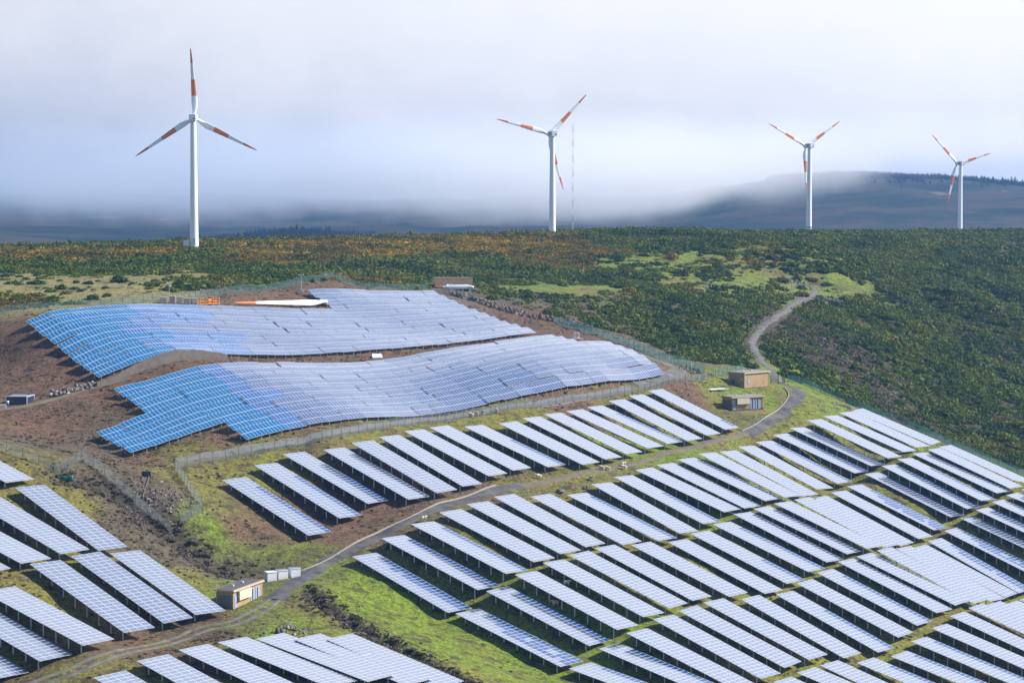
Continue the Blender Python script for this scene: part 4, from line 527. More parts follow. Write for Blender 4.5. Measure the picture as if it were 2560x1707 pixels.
# ------------------------------------------------------------------ long rows of the two upper arrays
HU, HL, RD = 2.17, 0.92, 3.1
ME_RPOST = MB().tube((0, 0, -3.0), (0, 0, 0), 0.06, 0.06, "galvanised", 6).mesh("row_post")
def array_row(nm, k, ax, ay, bx, by, f1, f2, total):
    a = np.array((ax, ay)); b = np.array((bx, by)); ln = np.linalg.norm(b - a); d = (b - a) / ln
    ns = max(1, int(round(ln / 6.3))); sl = ln / ns; ts = np.linspace(0, ln, ns + 1)
    top = a + d * ts[:, None]; bot = top + U2 * RD
    def sm(P): return (tps(P[:, 0], P[:, 1]))
    zt = sm(top) + HU; zb = sm(bot) + HL
    root = empty("solar_row", (ax, ay, float(zt[0] - HU)))
    where = "long rippled panel row, %s from the %s of the %s hillside array" % (ORD[(k - 1) if nm == 'upper' else (k - 1)], "top", nm)
    tag(root, where, "solar row", "long panel rows of the hillside arrays")
    o3 = Vector(root.location); npn = 6
    for i in range(ns):
        jz = random.gauss(0, 0.08); jt = random.gauss(0, 0.03)
        c = [Vector((top[i][0], top[i][1], zt[i] + jz + jt)), Vector((top[i + 1][0], top[i + 1][1], zt[i + 1] + jz + jt)), Vector((bot[i + 1][0], bot[i + 1][1], zb[i + 1] + jz - jt)), Vector((bot[i][0], bot[i][1], zb[i] + jz - jt))]
        fm = (i + 0.5) / ns; mat = "panel_glass_blue_reflection" if fm < f1 - 0.02 * random.random() else ("panel_glass_half_reflection" if fm < f1 + (f2 - f1) * 0.38 * (0.5 + random.random()) else "panel_glass")  # glass copy chosen along the row imitates where the reflected sky changes
        mb = MB(); e = (c[1] - c[0]); nrm = (e.cross(c[3] - c[0])).normalized()
        if nrm.z < 0: nrm = -nrm
        base = c[0]
        def P(s, t, h=0.0): return (c[0] * (1 - s) * (1 - t) + c[1] * s * (1 - t) + c[2] * s * t + c[3] * (1 - s) * t) + nrm * h - base
        g = 0.05 / sl
        for q in range(npn):
            for r in range(2):
                s0, s1 = g + (1 - 2 * g) * q / npn, g + (1 - 2 * g) * (q + 1) / npn; t0, t1 = r * 0.5, (r + 1) * 0.5
                fw, ft = 0.038 / sl, 0.04 / RD; gs, gt = 0.012 / sl, 0.012 / RD
                oo = [(s0 + gs, t0 + gt), (s1 - gs, t0 + gt), (s1 - gs, t1 - gt), (s0 + gs, t1 - gt)]; in_ = [(s0 + fw, t0 + ft), (s1 - fw, t0 + ft), (s1 - fw, t1 - ft), (s0 + fw, t1 - ft)]
                mb.add([P(*v) for v in oo] + [P(*v, 0.04) for v in oo], [(0, 1, 2, 3), (4, 5, 1, 0), (5, 6, 2, 1), (6, 7, 3, 2), (7, 4, 0, 3)], "panel_frame")
                mb.add([P(*v, 0.04) for v in oo] + [P(*v, 0.035) for v in in_], [(0, 4, 5, 1), (1, 5, 6, 2), (2, 6, 7, 3), (3, 7, 4, 0)], "panel_frame")
                # two half-height cells fields split by the busbar gap
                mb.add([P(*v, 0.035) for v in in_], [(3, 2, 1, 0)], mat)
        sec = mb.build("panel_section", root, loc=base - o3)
        for s in (0.2, 0.8):
            for t_ in (0.12, 0.88): link(bpy.data.objects.new("post", ME_RPOST), root, P(s, t_, -0.06) + base - o3)
for r_ in ROWS: array_row(*r_, total=0)

# ------------------------------------------------------------------ fences
def fence(name, pts, h, mat, label, post="fence_green", bay=2.9, lean=0.0):
    P = catmull(pts, 0.5); acc = [P[0]]; L_ = 0
    for a, b in zip(P[:-1], P[1:]):
        L_ += math.hypot(b[0] - a[0], b[1] - a[1])
        if L_ >= bay: acc.append(b); L_ = 0
    if len(acc) < 2: acc.append(P[-1])
    zs = [gz(*p) for p in acc]; root = empty(name, (acc[0][0], acc[0][1], zs[0])); tag(root, label, "fence", "wire fences around the solar park"); o = Vector(root.location)
    pm = MB().tube((0, 0, -0.4), (0, 0, h + 0.08), 0.05, 0.05, post, 6).mesh("fence_post")
    for p, z in zip(acc, zs): link(bpy.data.objects.new("post", pm), root, Vector((*p, z)) - o)
    for i in range(len(acc) - 1):
        a, b = Vector((*acc[i], zs[i])), Vector((*acc[i + 1], zs[i + 1])); s = (b - a).cross(Vector((0, 0, 1))).normalized() * 0.02
        mb = MB(); v = []
        for q in (0, .5, 1):
            c = a.lerp(b, q) - a; bow = s * (1.5 if q == .5 else 0)
            v += [c + Vector((0, 0, 0.02)) + bow, c + Vector((0, 0, h * 0.55)) - bow, c + Vector((0, 0, h - (0.05 if q == .5 else 0)))]
        mb.add(v, [(0, 3, 4, 1), (1, 4, 5, 2), (3, 6, 7, 4), (4, 7, 8, 5)], mat)
        mb.tube(v[2], v[8], 0.012, 0.012, post, 4, False)
        mb.build("wire_netting", root, loc=a - o)
    return root
fence("wire_fence", FENCES['field'], 2.1, "net_grey", "grey wire fence running between the lower array and the panel tables")
fence("wire_fence", FENCES['yard'], 2.2, "net_green", "short green screened fence behind the square tan building")
fence("wire_fence", FENCES['pit'], 2.0, "net_grey", "wire fence around the open side of the rubble pit")
fence("wire_fence", FENCES['pit2'], 2.0, "net_grey", "wire fence dropping down the gully side of the rubble pit")
fence("wire_fence", FENCES['left'], 2.0, "net_grey", "wire fence above the left panel tables, with a green tarpaulin")
fence("wire_fence", FENCES['top'], 2.0, "net_green", "pale green mesh fence along the top of the upper array")
fence("wire_fence", FENCES['top2'], 1.8, "net_green", "green mesh fence behind the short panel rows, up to the container")
fence("wire_fence", FENCES['right'], 2.2, "net_dark", "dark green mesh fence below the scrub, right of the lower array")
fence("wire_fence", FENCES['east'], 1.9, "net_dark", "dark mesh fence along the scrub edge, right of the gate")

# ------------------------------------------------------------------ stones and walls
def rock_mesh(name, mat, sd, n=1):
    r = random.Random(sd); bm = bmesh.new(); bmesh.ops.create_icosphere(bm, subdivisions=n, radius=1)
    for v in bm.verts:
        k = 0.72 + 0.5 * r.random(); v.co = Vector((v.co.x * k, v.co.y * k * 0.85, v.co.z * k * 0.72))
    me = bpy.data.meshes.new(name); bm.to_mesh(me); bm.free(); me.materials.append(MATS[mat]); return me
ROCKS = [rock_mesh("stone", m, i) for i, m in enumerate(("rock", "rock_pale", "rock", "rock_dark", "rock"))]
def rubble(name, spots, label, cat, cap=300):
    """dry stones piled along a line: every stone its own lump"""
    spots = list(spots); big = sorted(spots, key=lambda q: -q[3]); root = empty(name, spots[0][:3]); tag(root, label, cat); o = Vector(root.location)
    for q in big[:cap]:
        s = link(bpy.data.objects.new("stone", random.choice(ROCKS)), root, Vector(q[:3]) - o, (random.random() * 6, random.random() * 6, random.random() * 6)); k = q[3] * 0.5; s.scale = (k * random.uniform(.8, 1.4), k, k * random.uniform(.7, 1))
    rest = big[cap:]
    if rest:
        mb = MB()
        for q in rest:
            me = random.choice(ROCKS); k = q[3] * 0.5; a = random.random() * 6; ca_, sa = math.cos(a), math.sin(a); mat = me.materials[0].name
            mb.add([((v.co.x * ca_ - v.co.y * sa) * k + q[0] - o.x, (v.co.x * sa + v.co.y * ca_) * k + q[1] - o.y, v.co.z * k + q[2] - o.z) for v in me.vertices], [tuple(p.vertices) for p in me.polygons], mat)
        struct(mb.build("small_stones", root), "stuff")
    return root
def along(pts, per_m, width, hgt, smin, smax, both=None):
    P = catmull(pts, 0.8)
    for a, b in zip(P[:-1], P[1:]):
        l = math.hypot(b[0] - a[0], b[1] - a[1]); n = np.random.poisson(l * per_m); tx, ty = (b[0] - a[0]) / l, (b[1] - a[1]) / l
        for _ in range(n):
            t = random.random() * l; off = random.gauss(0, width) if both is None else random.choice(both) + random.gauss(0, width); x, y = a[0] + tx * t - ty * off, a[1] + ty * t + tx * off
            yield (x, y, gz(x, y) + random.random() ** 1.5 * hgt * math.exp(-(off / (2 * width + 0.01)) ** 2 if both is None else 0), random.uniform(smin, smax))
np.random.seed(3)
rubble("dry_stone_wall", along(WALLS, 7, 0.5, 1.6, 0.5, 1.1), "grey dry stone bank beside the right end of the upper array", "stone wall")
rubble("ditch_stones", along(DITCH, 3.2, 0.5, 0.3, 0.25, 0.75, both=(-1.7, 1.5)), "dark stones lining the narrow ditch through the green slope", "stones")
E1, E2 = ANC['shed_r'], RWALL[0]
rubble("boulder_pile", [(x, y, gz(x, y) + random.random() * 0.9, random.uniform(.5, 1.4)) for x, y in [(E1[0] + 2 + (E2[0] - E1[0] - 2.5) * t + random.gauss(0, .5), E1[1] + 1 + (E2[1] - E1[1]) * t + random.gauss(0, .7)) for t in np.random.rand(120) ** 0.7]], "heap of loose boulders where the concrete wall starts", "boulders")
def pile(name, c, n, sp, label, smin=.4, smax=1.0, hz=.5):
    return rubble(name, [(c[0] + dx, c[1] + dy, gz(c[0] + dx, c[1] + dy) + random.random() * hz * math.exp(-(dx * dx + dy * dy) / (sp * sp)), random.uniform(smin, smax)) for dx, dy in np.random.randn(n, 2) * sp], label, "boulders")
# retaining wall: curved, boards visible, with a coping
def retaining():
    P = [np.array(p) for p in catmull(RWALL, 1.2)]; hts = []
    root = empty("retaining_wall", (*P[0], gz(*P[0]))); tag(root, "curved weathered concrete retaining wall below the upper array", "wall"); o = Vector(root.location)
    n = len(P); per = 3
    for k in range(0, n - 1, per):
        seg_ = P[k:min(k + per, n - 1) + 1]; mb = MB(); vs = []
        for j, p in enumerate(seg_):
            f = (k + j) / (n - 1); h = float(np.interp(f, [0, .14, .28, .45, .6, 1.0], [0.95, 1.25, 2.2, 2.5, 2.6, 1.7])); q = P[min(k + j + 1, n - 1)] - P[max(k + j - 1, 0)]; q = q / np.linalg.norm(q); s = np.array((-q[1], q[0])) * 0.2
            z0 = gz(*p); zt = z0 + h
            vs += [Vector((*(p + s), z0 - 1)) - o, Vector((*(p - s), z0 - 1)) - o, Vector((*(p - s), zt)) - o, Vector((*(p + s), zt)) - o]
        fs = []
        for j in range(len(seg_) - 1):
            b = j * 4
            for e in range(4): fs.append((b + e, b + (e + 1) % 4, b + 4 + (e + 1) % 4, b + 4 + e))
        fs += [(0, 3, 2, 1), tuple(len(vs) - 4 + i for i in range(4))]
        mb.add(vs, fs, "concrete"); mb.build("wall_bay", root)
retaining()

# ------------------------------------------------------------------ huts and buildings
def hut(name, corner, along_dir, length, depth, height, label, kind):
    ux = Vector((*along_dir, 0)).normalized(); uy = Vector((-ux.y, ux.x, 0)); root = empty(name, corner, math.atan2(ux.y, ux.x)); tag(root, label, "hut" if kind != 'block' else "building")
    Lh, Dh, H = length, depth, height
    MB().box((Lh / 2, Dh / 2, H / 2 - 0.75), (Lh / 2, Dh / 2, H / 2 + 0.75), "render_tan").build("wall", root)
    mb = MB(); ov = 0.22
    mb.box((Lh / 2, Dh / 2, H + 0.16), (Lh / 2 + ov, Dh / 2 + ov, 0.16), "trim_tan"); roof = mb.build("roof", root)
    MB().box((Lh / 2, Dh / 2, H + 0.345), (Lh / 2 + ov - 0.18, Dh / 2 + ov - 0.18, 0.025), "roof_felt" if kind == 'dark' else "roof_grey").build("roof_sheet", roof)
    def front(nm, x0, x1, z0, z1, t, mat, parent=root): return MB().box(((x0 + x1) / 2, -t / 2 + 0.003 - 0.004, (z0 + z1) / 2), ((x1 - x0) / 2, t / 2, (z1 - z0) / 2), mat).build(nm, parent)
    def side(nm, y0, y1, z0, z1, t, mat, parent=root): return MB().box((-t / 2 - 0.001, (y0 + y1) / 2, (z0 + z1) / 2), (t / 2, (y1 - y0) / 2, (z1 - z0) / 2), mat).build(nm, parent)
    MB().box((Lh / 2, Dh / 2, 0.0), (Lh / 2 + 0.05, Dh / 2 + 0.05, 0.22), "concrete").build("plinth", root)
    MB().box((Lh / 2, -ov - 0.06, H + 0.05), (Lh / 2 + ov, 0.06, 0.05), "galvanised").build("gutter", roof)
    MB().tube((Lh - 0.25, -0.1, 0.1), (Lh - 0.25, -0.1, H), 0.05, 0.05, "galvanised", 6).build("downpipe", root)
    for q in (0.3, 0.62): MB().box((Lh * q, Dh * 0.55, H + 0.50), (0.22, 0.22, 0.14), "galvanised").build("roof_vent", roof)
    if kind == 'block':
        front("window", 1.2, 2.1, H * 0.35, H * 0.62, 0.08, "door_blue"); d = side("door", Dh - 2.2, Dh - 1.1, 0, H * 0.55, 0.08, "door_deep_blue")
        MB().tube((0.0, -0.1, H * .7), (0.0, -0.1, H + 0.9), 0.08, 0.08, "white_paint", 8).build("pipe", root)
        MB().box((-0.1, 0.8, H * .62), (0.08, 0.12, 0.16), "white_paint").build("lamp", root)
    else:
        s = Lh / 9.7
        d = front("door", 0.35 * s, 1.05 * s, 0, 2.35, 0.07, "door_blue"); MB().box((0.9 * s, -0.11, 1.1), (0.05, 0.035, 0.09), "dark_trim").build("handle", d)
        b = front("awning_board", 1.35 * s, 5.2 * s, 1.45, H - 0.15, 0.5, "cream_board")
        front("louvre_window", 1.12 * s, 1.33 * s, 1.0, H - 0.3, 0.06, "dark_trim")
        for x in (5.6, 7.2):
            d = front("door", x * s, (x + 1.25) * s, 0, 2.6, 0.07, "door_blue"); MB().box(((x + 0.62) * s, -0.075, 1.3), (0.16 * s, 0.01, 1.2), "shed_blue").build("door_gap", d)
        lv = side("louvre_door", 0.35, Dh - 0.7, 0.05, H - 0.55, 0.08, "louvre")
        for q in range(9): MB().box((-0.1, 0.5 + (Dh - 1.35) * q / 8, H / 2 - 0.2), (0.02, 0.05, H / 2 - 0.45), "louvre").build("slat", lv)
        MB().box((-0.09, Dh / 2 - 0.17, H - 0.5), (0.09, Dh / 2 - 0.45, 0.05), "trim_tan").build("door_lintel", root)
        MB().tube((-0.5, Dh - 0.3, -0.5), (-0.5, Dh - 0.3, H + 2.4), 0.04, 0.02, "galvanised", 6).build("aerial", root)
    return root
b = ANC['b1f']; hut("transformer_building", (b[0], b[1], b[2]), (0.72, 0.69), 10.2, 5.6, 4.0, "square tan flat-roofed building with a blue door beside the gate", 'block')
b = ANC['b2f']; hut("switch_hut", (b[0], b[1], b[2]), (0.88, 0.47), 9.7, 4.6, 3.05, "tan hut with cream board and blue doors below the square building", 'grey')
b = ANC['b3f']; hut("switch_hut", (b[0], b[1], b[2] - 0.1), (0.34, 0.94), 11.5, 3.3, 3.15, "tan hut with dark felt roof beside the road fork", 'dark')
for k, nm in enumerate(('box1', 'box2', 'box3')):
    b = ANC[nm]; r = empty("transformer_box", (b[0], b[1], gz(b[0], b[1])), R(28))
    tag(r, ["plain white-topped cabinet nearest the hut, first of three", "white cabinet with dark lid, middle one of three by the road", "white cabinet with dark lid, third from the hut by the road"][k], "cabinet", "white cabinets beside the road fork")
    body = MB().box((0, 0, 0.78), (0.92, 0.75, 0.80), "white_paint").build("body", r)
    for q in range(3): MB().box((0, -0.757, 0.3 + 0.5 * q), (0.90, 0.008, 0.015), "galvanised").build("seam", body)
    MB().box((0, 0, 1.63), (0.98, 0.82, 0.05), "white_paint").build("lid_frame", r)
    if k: MB().box((0, 0, 1.70), (0.86, 0.70, 0.02), "lid_blue").build("lid", r)
    MB().box((0, 0, -0.2), (1.1, 0.95, 0.18), "concrete").build("plinth", r)
# dark panelled shed with barrel and pallets, far left
b = ANC['shed_f']; ux = Vector((-0.995, 0.1, 0))
r = empty("panel_shed", (b[0], b[1], gz(b[0], b[1]) - 0.1), math.atan2(ux.y, ux.x)); tag(r, "low dark blue panelled shed with pale corner strips on the left track", "shed")
Ls, Ds, Hs = 4.6, 5.2, 1.75
for i in range(5): MB().box((Ls * (i + .5) / 5, 0.03, Hs / 2), (Ls / 10 - 0.03, 0.03, Hs / 2), "shed_blue" if i != 2 else "dark_trim").build("wall_panel", r)
for i in range(6): MB().box((-0.03, -Ds * (i + .5) / 6, Hs / 2), (0.03, Ds / 12 - 0.03, Hs / 2), "shed_blue").build("wall_panel", r)
MB().box((Ls / 2, -Ds / 2, Hs / 2), (Ls / 2 - 0.06, Ds / 2 - 0.06, Hs / 2 - 0.02), "dark_trim").build("core", r)
for i in range(4): MB().box((Ls * (i + .5) / 4, -Ds / 2, Hs + 0.03), (Ls / 8 - 0.02, Ds / 2, 0.03), "lid_blue").build("roof_panel", r)
for x, y in ((0, 0.03), (Ls, 0.03), (0, -Ds)): MB().box((x - 0.03, y, Hs / 2), (0.07, 0.07, Hs / 2 + 0.05), "panel_frame").build("corner_strip", r)
MB().box((-0.04, -Ds / 2, Hs + 0.02), (0.07, Ds / 2, 0.06), "panel_frame").build("edge_strip", r)
b = ANC['barrel']; r = empty("barrel", (b[0], b[1], gz(b[0], b[1]))); tag(r, "small blue and white drum beside the dark shed", "drum")
MB().tube((0, 0, 0), (0, 0, 0.62), 0.33, 0.33, "barrel_blue", 14).build("drum", r, True); MB().tube((0, 0, 0.62), (0, 0, 0.95), 0.34, 0.32, "white_paint", 14).build("top_band", r, True)
def pallet_stack(b, n, label, w=1.2, grp=None):
    r = empty("pallet_stack", (b[0], b[1], gz(b[0], b[1])), random.random() * 0.6); tag(r, label, "pallets", grp)
    for k in range(n):
        mb = MB(); z = 0.16 * k
        for q in range(3): mb.box((0, (q - 1) * 0.5, z + 0.05), (w / 2, 0.06, 0.045), "pallet_wood")
        for q in range(6): mb.box(((q - 2.5) * w / 6.2, 0, z + 0.115), (w / 15, 0.6, 0.014), "pallet_wood")
        o = mb.build("pallet", r); o.rotation_euler = (0, 0, random.gauss(0, .06))
    return r
pallet_stack(ANC['pal_l'], 5, "pale timber pallets at the left edge beside the drum", 1.8)
for k, nm in enumerate(('pal_a', 'pal_b', 'pal_c', 'pal_d', 'pal_e')):
    pallet_stack(ANC[nm], 10 + (k * 3) % 4, "pale pallet stack, %s from the light pole, above the upper array" % ORD[k], 1.7, "pallets above the upper array")
for k, nm in enumerate(('pal_f', 'pal_g', 'pal_h')): pallet_stack(ANC[nm], 3 + k, "low scattered pallets, %s from the left, behind the blue panel corner" % ORD[k], 1.5, "pallets behind the blue corner")
b = ANC['orange']; r = empty("orange_frame", (b[0], b[1], gz(b[0], b[1])), math.atan2(N2[1], N2[0])); tag(r, "orange steel transport frame beside the pallets above the upper array", "steel frame")
for y in (-0.7, 0.7): MB().box((0, y, 0.35), (3.6, 0.09, 0.09), "rust_orange").build("rail", r); MB().box((0, y, 1.0), (3.6, 0.06, 0.06), "rust_orange").build("rail", r)
for x in (-3.5, -1.2, 1.2, 3.5):
    for y in (-0.7, 0.7): MB().box((x, y, 0.75), (0.08, 0.08, 0.95), "rust_orange").build("upright", r)
MB().box((0.6, 0, 0.85), (0.9, 0.5, 0.75), "rust_orange").build("clamp_block", r)

# ------------------------------------------------------------------ wind turbines
def blade_mesh(Rb=26.0, stripes=True, tipband=6.0):
    """airfoil sections lofted from a round root to a thin tip; along +Z, chord along X"""
    st = [(0.9, 0.62, 1.0, 0), (1.8, 0.62, 1.0, 0), (3.2, 0.85, .62, 12), (4.6, 1.10, .34, 13), (5.6, 1.16, .27, 12), (8.2, 1.02, .23, 9), (11, .88, .2, 6), (14.2, .74, .18, 4), (17, .62, .17, 2.5), (20.2, .48, .16, 1), (23, .35, .15, 0), (25.2, .2, .15, 0), (26, .05, .2, 0)]
    n = 14; vs = []; fs = []; mats = []
    for z, hw, th, tw in st:
        z = z * Rb / 26; c, s = math.cos(R(tw)), math.sin(R(tw)); le = -0.35 * hw * (0 if th > .9 else 1)
        for i in range(n):
            t = 2 * math.pi * i / n; x = hw * math.cos(t) - le; y = hw * th * math.sin(t) * (1 if th > .9 else (0.55 + 0.45 * math.cos(t * 0.5 + 0) ** 2 if True else 1))
            vs.append((x * c - y * s, x * s + y * c, z))
    mb = MB(); m = len(st)
    for k in range(m - 1):
        zm = (st[k][0] + st[k + 1][0]) / 2; mat = "turbine_white"
        if stripes and (8.2 < zm < 14.2 or zm > 20.2): mat = "turbine_orange"
        if not stripes and zm > 20.2: mat = "turbine_orange"
        mb.add([vs[k * n + i] for i in range(n)] + [vs[(k + 1) * n + i] for i in range(n)], [(i, (i + 1) % n, n + (i + 1) % n, n + i) for i in range(n)], mat)
    mb.add([vs[i] for i in range(n)], [tuple(range(n - 1, -1, -1))], "turbine_white"); mb.add([vs[(m - 1) * n + i] for i in range(n)], [tuple(range(n))], "turbine_orange")
    me = mb.mesh("blade", True)
    bm = bmesh.new(); bm.from_mesh(me); bmesh.ops.remove_doubles(bm, verts=bm.verts, dist=0.001); bm.to_mesh(me); bm.free(); return me
ME_BLADE = blade_mesh()
def turbine(hub, gzv, yaw, ang, label, band=False, cabinet=False):
    x, y, z = hub; Hh = z - gzv; root = empty("wind_turbine", (x, y, gzv), yaw); tag(root, label, "wind turbine", "wind turbines on the ridge")
    # +Y local points away from the viewer, where the rotor sits
    mb = MB(); st = [(-3, 1.62), (0, 1.60), (3, 1.53), (12, 1.42), (25, 1.27), (38, 1.13), (Hh - 1.3, 1.05)]; n = 28
    for (z0, r0), (z1, r1) in zip(st[:-1], st[1:]):
        mb.add([(r0 * math.cos(2 * math.pi * i / n), r0 * math.sin(2 * math.pi * i / n), z0) for i in range(n)] + [(r1 * math.cos(2 * math.pi * i / n), r1 * math.sin(2 * math.pi * i / n), z1) for i in range(n)], [(i, (i + 1) % n, n + (i + 1) % n, n + i) for i in range(n)], "turbine_white")
    me = mb.mesh("tower", True); bm = bmesh.new(); bm.from_mesh(me); bmesh.ops.remove_doubles(bm, verts=bm.verts, dist=0.001); bm.to_mesh(me); bm.free()
    tw = link(bpy.data.objects.new("tower", me), root)
    for q in (14.5, 30): MB().tube((0, 0, q), (0, 0, q + 0.08), 1.42 - 0.011 * q + 0.06, 1.42 - 0.011 * q + 0.06, "turbine_white", 28, False).build("flange", tw, True)
    if band: MB().tube((0, 0, 2.3), (0, 0, 2.8), 1.60, 1.59, "dark_trim", 28, False).build("base_band", tw, True)
    MB().box((0, -1.58, 1.2), (0.45, 0.06, 1.1), "galvanised").build("door", tw)
    # nacelle: chamfered box, rear towards the viewer
    mb = MB(); w, h0, h1, l0, l1 = 1.32, -1.25, 1.35, -3.3, 3.4
    sec = [(l0, 0.92), (l0 + 0.5, 1.0), (l1 - 0.9, 1.0), (l1, 0.82)]; pr = [(-0.75, -1), (0.75, -1), (1, -0.7), (1, 0.7), (0.8, 1), (-0.8, 1), (-1, 0.7), (-1, -0.7)]
    for k in range(3):
        (ya, sa), (yb, sb) = sec[k], sec[k + 1]
        mb.add([(px * w * sa, ya, (pz * (h1 - h0) / 2) * sa + (h0 + h1) / 2) for px, pz in pr] + [(px * w * sb, yb, (pz * (h1 - h0) / 2) * sb + (h0 + h1) / 2) for px, pz in pr], [(i, (i + 1) % 8, 8 + (i + 1) % 8, 8 + i) for i in range(8)], "turbine_white")
    for k, rev in ((0, True), (3, False)): ya, sa = sec[k]; mb.add([(px * w * sa, ya, (pz * (h1 - h0) / 2) * sa + (h0 + h1) / 2) for px, pz in pr], [tuple(range(8))], "turbine_white")
    nac = mb.build("nacelle", root, loc=(0, 0.2, Hh))
    for s in (-1, 1):
        lg = MB().box((s * (w + 0.006), -0.6, 0.1), (0.006, 1.7, 0.72), "logo_blue").build("logo_board", nac)
        for q in range(6): MB().box((s * (w + 0.014), -1.75 + q * 0.46, 0.1), (0.004, 0.15, 0.22 + 0.06 * (q == 0)), "turbine_white").build("letter", lg)
    MB().box((0.55, l0 - 0.01, -0.35), (0.28, 0.02, 0.28), "dark_trim").build("rear_vent", nac)
    MB().tube((0, -1.8, h1), (0, -1.8, h1 + 0.9), 0.04, 0.03, "galvanised", 6).build("wind_vane", nac); MB().box((0.2, -1.2, h1 + 0.12), (0.5, 0.5, 0.12), "turbine_white").build("roof_hatch", nac)
    # rotor
    hubm = MB(); prof = [(3.4, .95), (3.7, 1.15), (4.4, 1.2), (5.1, 1.05), (5.7, .65), (5.95, .1)]; n = 16
    for (ya, ra), (yb, rb) in zip(prof[:-1], prof[1:]): hubm.add([(ra * math.cos(2 * math.pi * i / n), ya, ra * math.sin(2 * math.pi * i / n)) for i in range(n)] + [(rb * math.cos(2 * math.pi * i / n), yb, rb * math.sin(2 * math.pi * i / n)) for i in range(n)], [(i, n + i, n + (i + 1) % n, (i + 1) % n) for i in range(n)], "turbine_white")
    hubo = hubm.build("hub", root, True, loc=(0, 0.2, Hh))
    for k in range(3):
        o = bpy.data.objects.new("blade", ME_BLADE); link(o, hubo, (0, 4.4, 0)); o.rotation_mode = 'XYZ'
        o.rotation_euler = (0, R(ang + 120 * k), 0)
    if cabinet: MB().box((-2.9, -0.6, 0.6), (1.0, 0.8, 1.0), "white_paint").build("switch_cabinet", root)
    return root
turbine(TURB[0][:3], TURB[0][3], R(2), -2.9, "tallest-looking wind turbine on the left, one blade straight up", cabinet=True)
turbine(TURB[1][:3], TURB[1][3], R(18), 44.6, "wind turbine in the middle beside the thin lattice mast")
turbine(TURB[2][:3], TURB[2][3], R(23), 57.5, "wind turbine with dark base band, one blade straight down", band=True)
turbine(TURB[3][:3], TURB[3][3], R(20), -45.5, "smallest and farthest wind turbine, near the right edge")
# met mast
x, y, z, g = TURB[4]; r = empty("lattice_mast", (x, y, g)); tag(r, "thin red and white lattice mast behind the middle turbine", "mast"); Hm = z - g; nb = 14
cs = [(0.32 * math.cos(2 * math.pi * k / 3), 0.32 * math.sin(2 * math.pi * k / 3)) for k in range(3)]
for q in range(nb):
    z0, z1 = Hm * q / nb, Hm * (q + 1) / nb; mat = "mast_red" if q % 2 else "turbine_white"; mb = MB()
    for k in range(3):
        mb.tube((*cs[k], z0), (*cs[k], z1), 0.04, 0.04, mat, 5)
        m_ = 4
        for j in range(m_): a0, a1 = z0 + (z1 - z0) * j / m_, z0 + (z1 - z0) * (j + 1) / m_; mb.tube((*cs[k], a0), (*cs[(k + 1) % 3], a1), 0.022, 0.022, mat, 4, False)
    mb.build("mast_section", r)
for k in range(3):
    for hh in (0.5, 0.95): MB().tube((*cs[k], Hm * hh), (18 * math.cos(2 * math.pi * k / 3 + .3), 18 * math.sin(2 * math.pi * k / 3 + .3), -2), 0.012, 0.012, "galvanised", 4, False).build("guy_wire", r)
MB().tube((0, 0, Hm), (0, 0, Hm + 1.4), 0.05, 0.03, "galvanised", 5).build("tip", r)

# ------------------------------------------------------------------ spare blades, container, poles, small yard things
def laid_blade(p, q, label, sc=1.0, lift=1.0, stands=2, mesh=None):
    p = Vector(p); q = Vector(q); d = (p - q); d.z = 0; rz = math.atan2(d.y, d.x); r = empty("spare_blade", (q.x, q.y, gz(q.x, q.y)), rz); tag(r, label, "turbine blade", "spare turbine blades")
    o = bpy.data.objects.new("blade_shell", mesh or ME_SPARE); link(o, r, (-0.9 * sc, 0, lift)); o.rotation_euler = (0, R(88.2), 0); o.scale = (0.74, 1.0, sc); return r
ME_SPARE = blade_mesh(26, False)
BL = laid_blade(ANC['blade_tip'], ANC['blade_root'], "long white spare blade with orange tip lying behind the upper array", 1.5, 1.5)
ln = 25 * 1.3
for k, fx in enumerate((13.0, 16.0, 20.0)):
    MB().add([(fx - 0.75, -1.5, -.3), (fx + 0.75, -1.5, -.3), (fx + 0.2, -1.3, 1.5), (fx - 0.2, -1.3, 1.5), (fx - 0.75, -1.9, -.3), (fx + 0.75, -1.9, -.3), (fx + 0.2, -1.6, 1.5), (fx - 0.2, -1.6, 1.5)], [(0, 1, 2, 3), (7, 6, 5, 4), (0, 4, 5, 1), (1, 5, 6, 2), (2, 6, 7, 3), (3, 7, 4, 0)], "kerb_stone").build("support_block", BL)
cl, cr_ = Vector(ANC['cont_l']), Vector(ANC['cont_r']); rz = R(12)
r = empty("container", (cl.x + 0.3, cl.y + 3, gz(cl.x, cl.y) + 0.7), rz); tag(r, "tan ribbed shipping container behind the two white blades", "container"); MB().box((5.9, 1.25, 1.35), (5.9, 1.22, 1.35), "container_tan").build("shell", r)
for q in range(26): MB().box((0.25 + q * 0.45, -0.01, 1.35), (0.10, 0.035, 1.25), "container_tan").build("rib", r)
for z in (0.06, 2.68): MB().box((5.9, -0.03, z), (5.92, 0.05, 0.07), "container_tan").build("edge_rail", r)
p = ANC['blA_l']; r = empty("spare_blade", (p[0], p[1] + 1.5, gz(p[0], p[1] + 1.5)), R(10)); tag(r, "short white blade piece on grey trestles in front of the container", "turbine blade", "spare turbine blades")
o = bpy.data.objects.new("blade_shell", ME_SPARE); link(o, r, (12.9, 0, 1.35)); o.rotation_euler = (0, R(-90), 0); o.scale = (0.5, 0.8, 0.5)
for x in (5.2, 11.4): MB().box((x, 0, 0.0), (0.18, 0.4, 0.95), "galvanised").build("trestle", r)
MB().box((6.5, 0, 0.85), (6.9, 0.12, 0.06), "white_paint").build("carrier_beam", r)
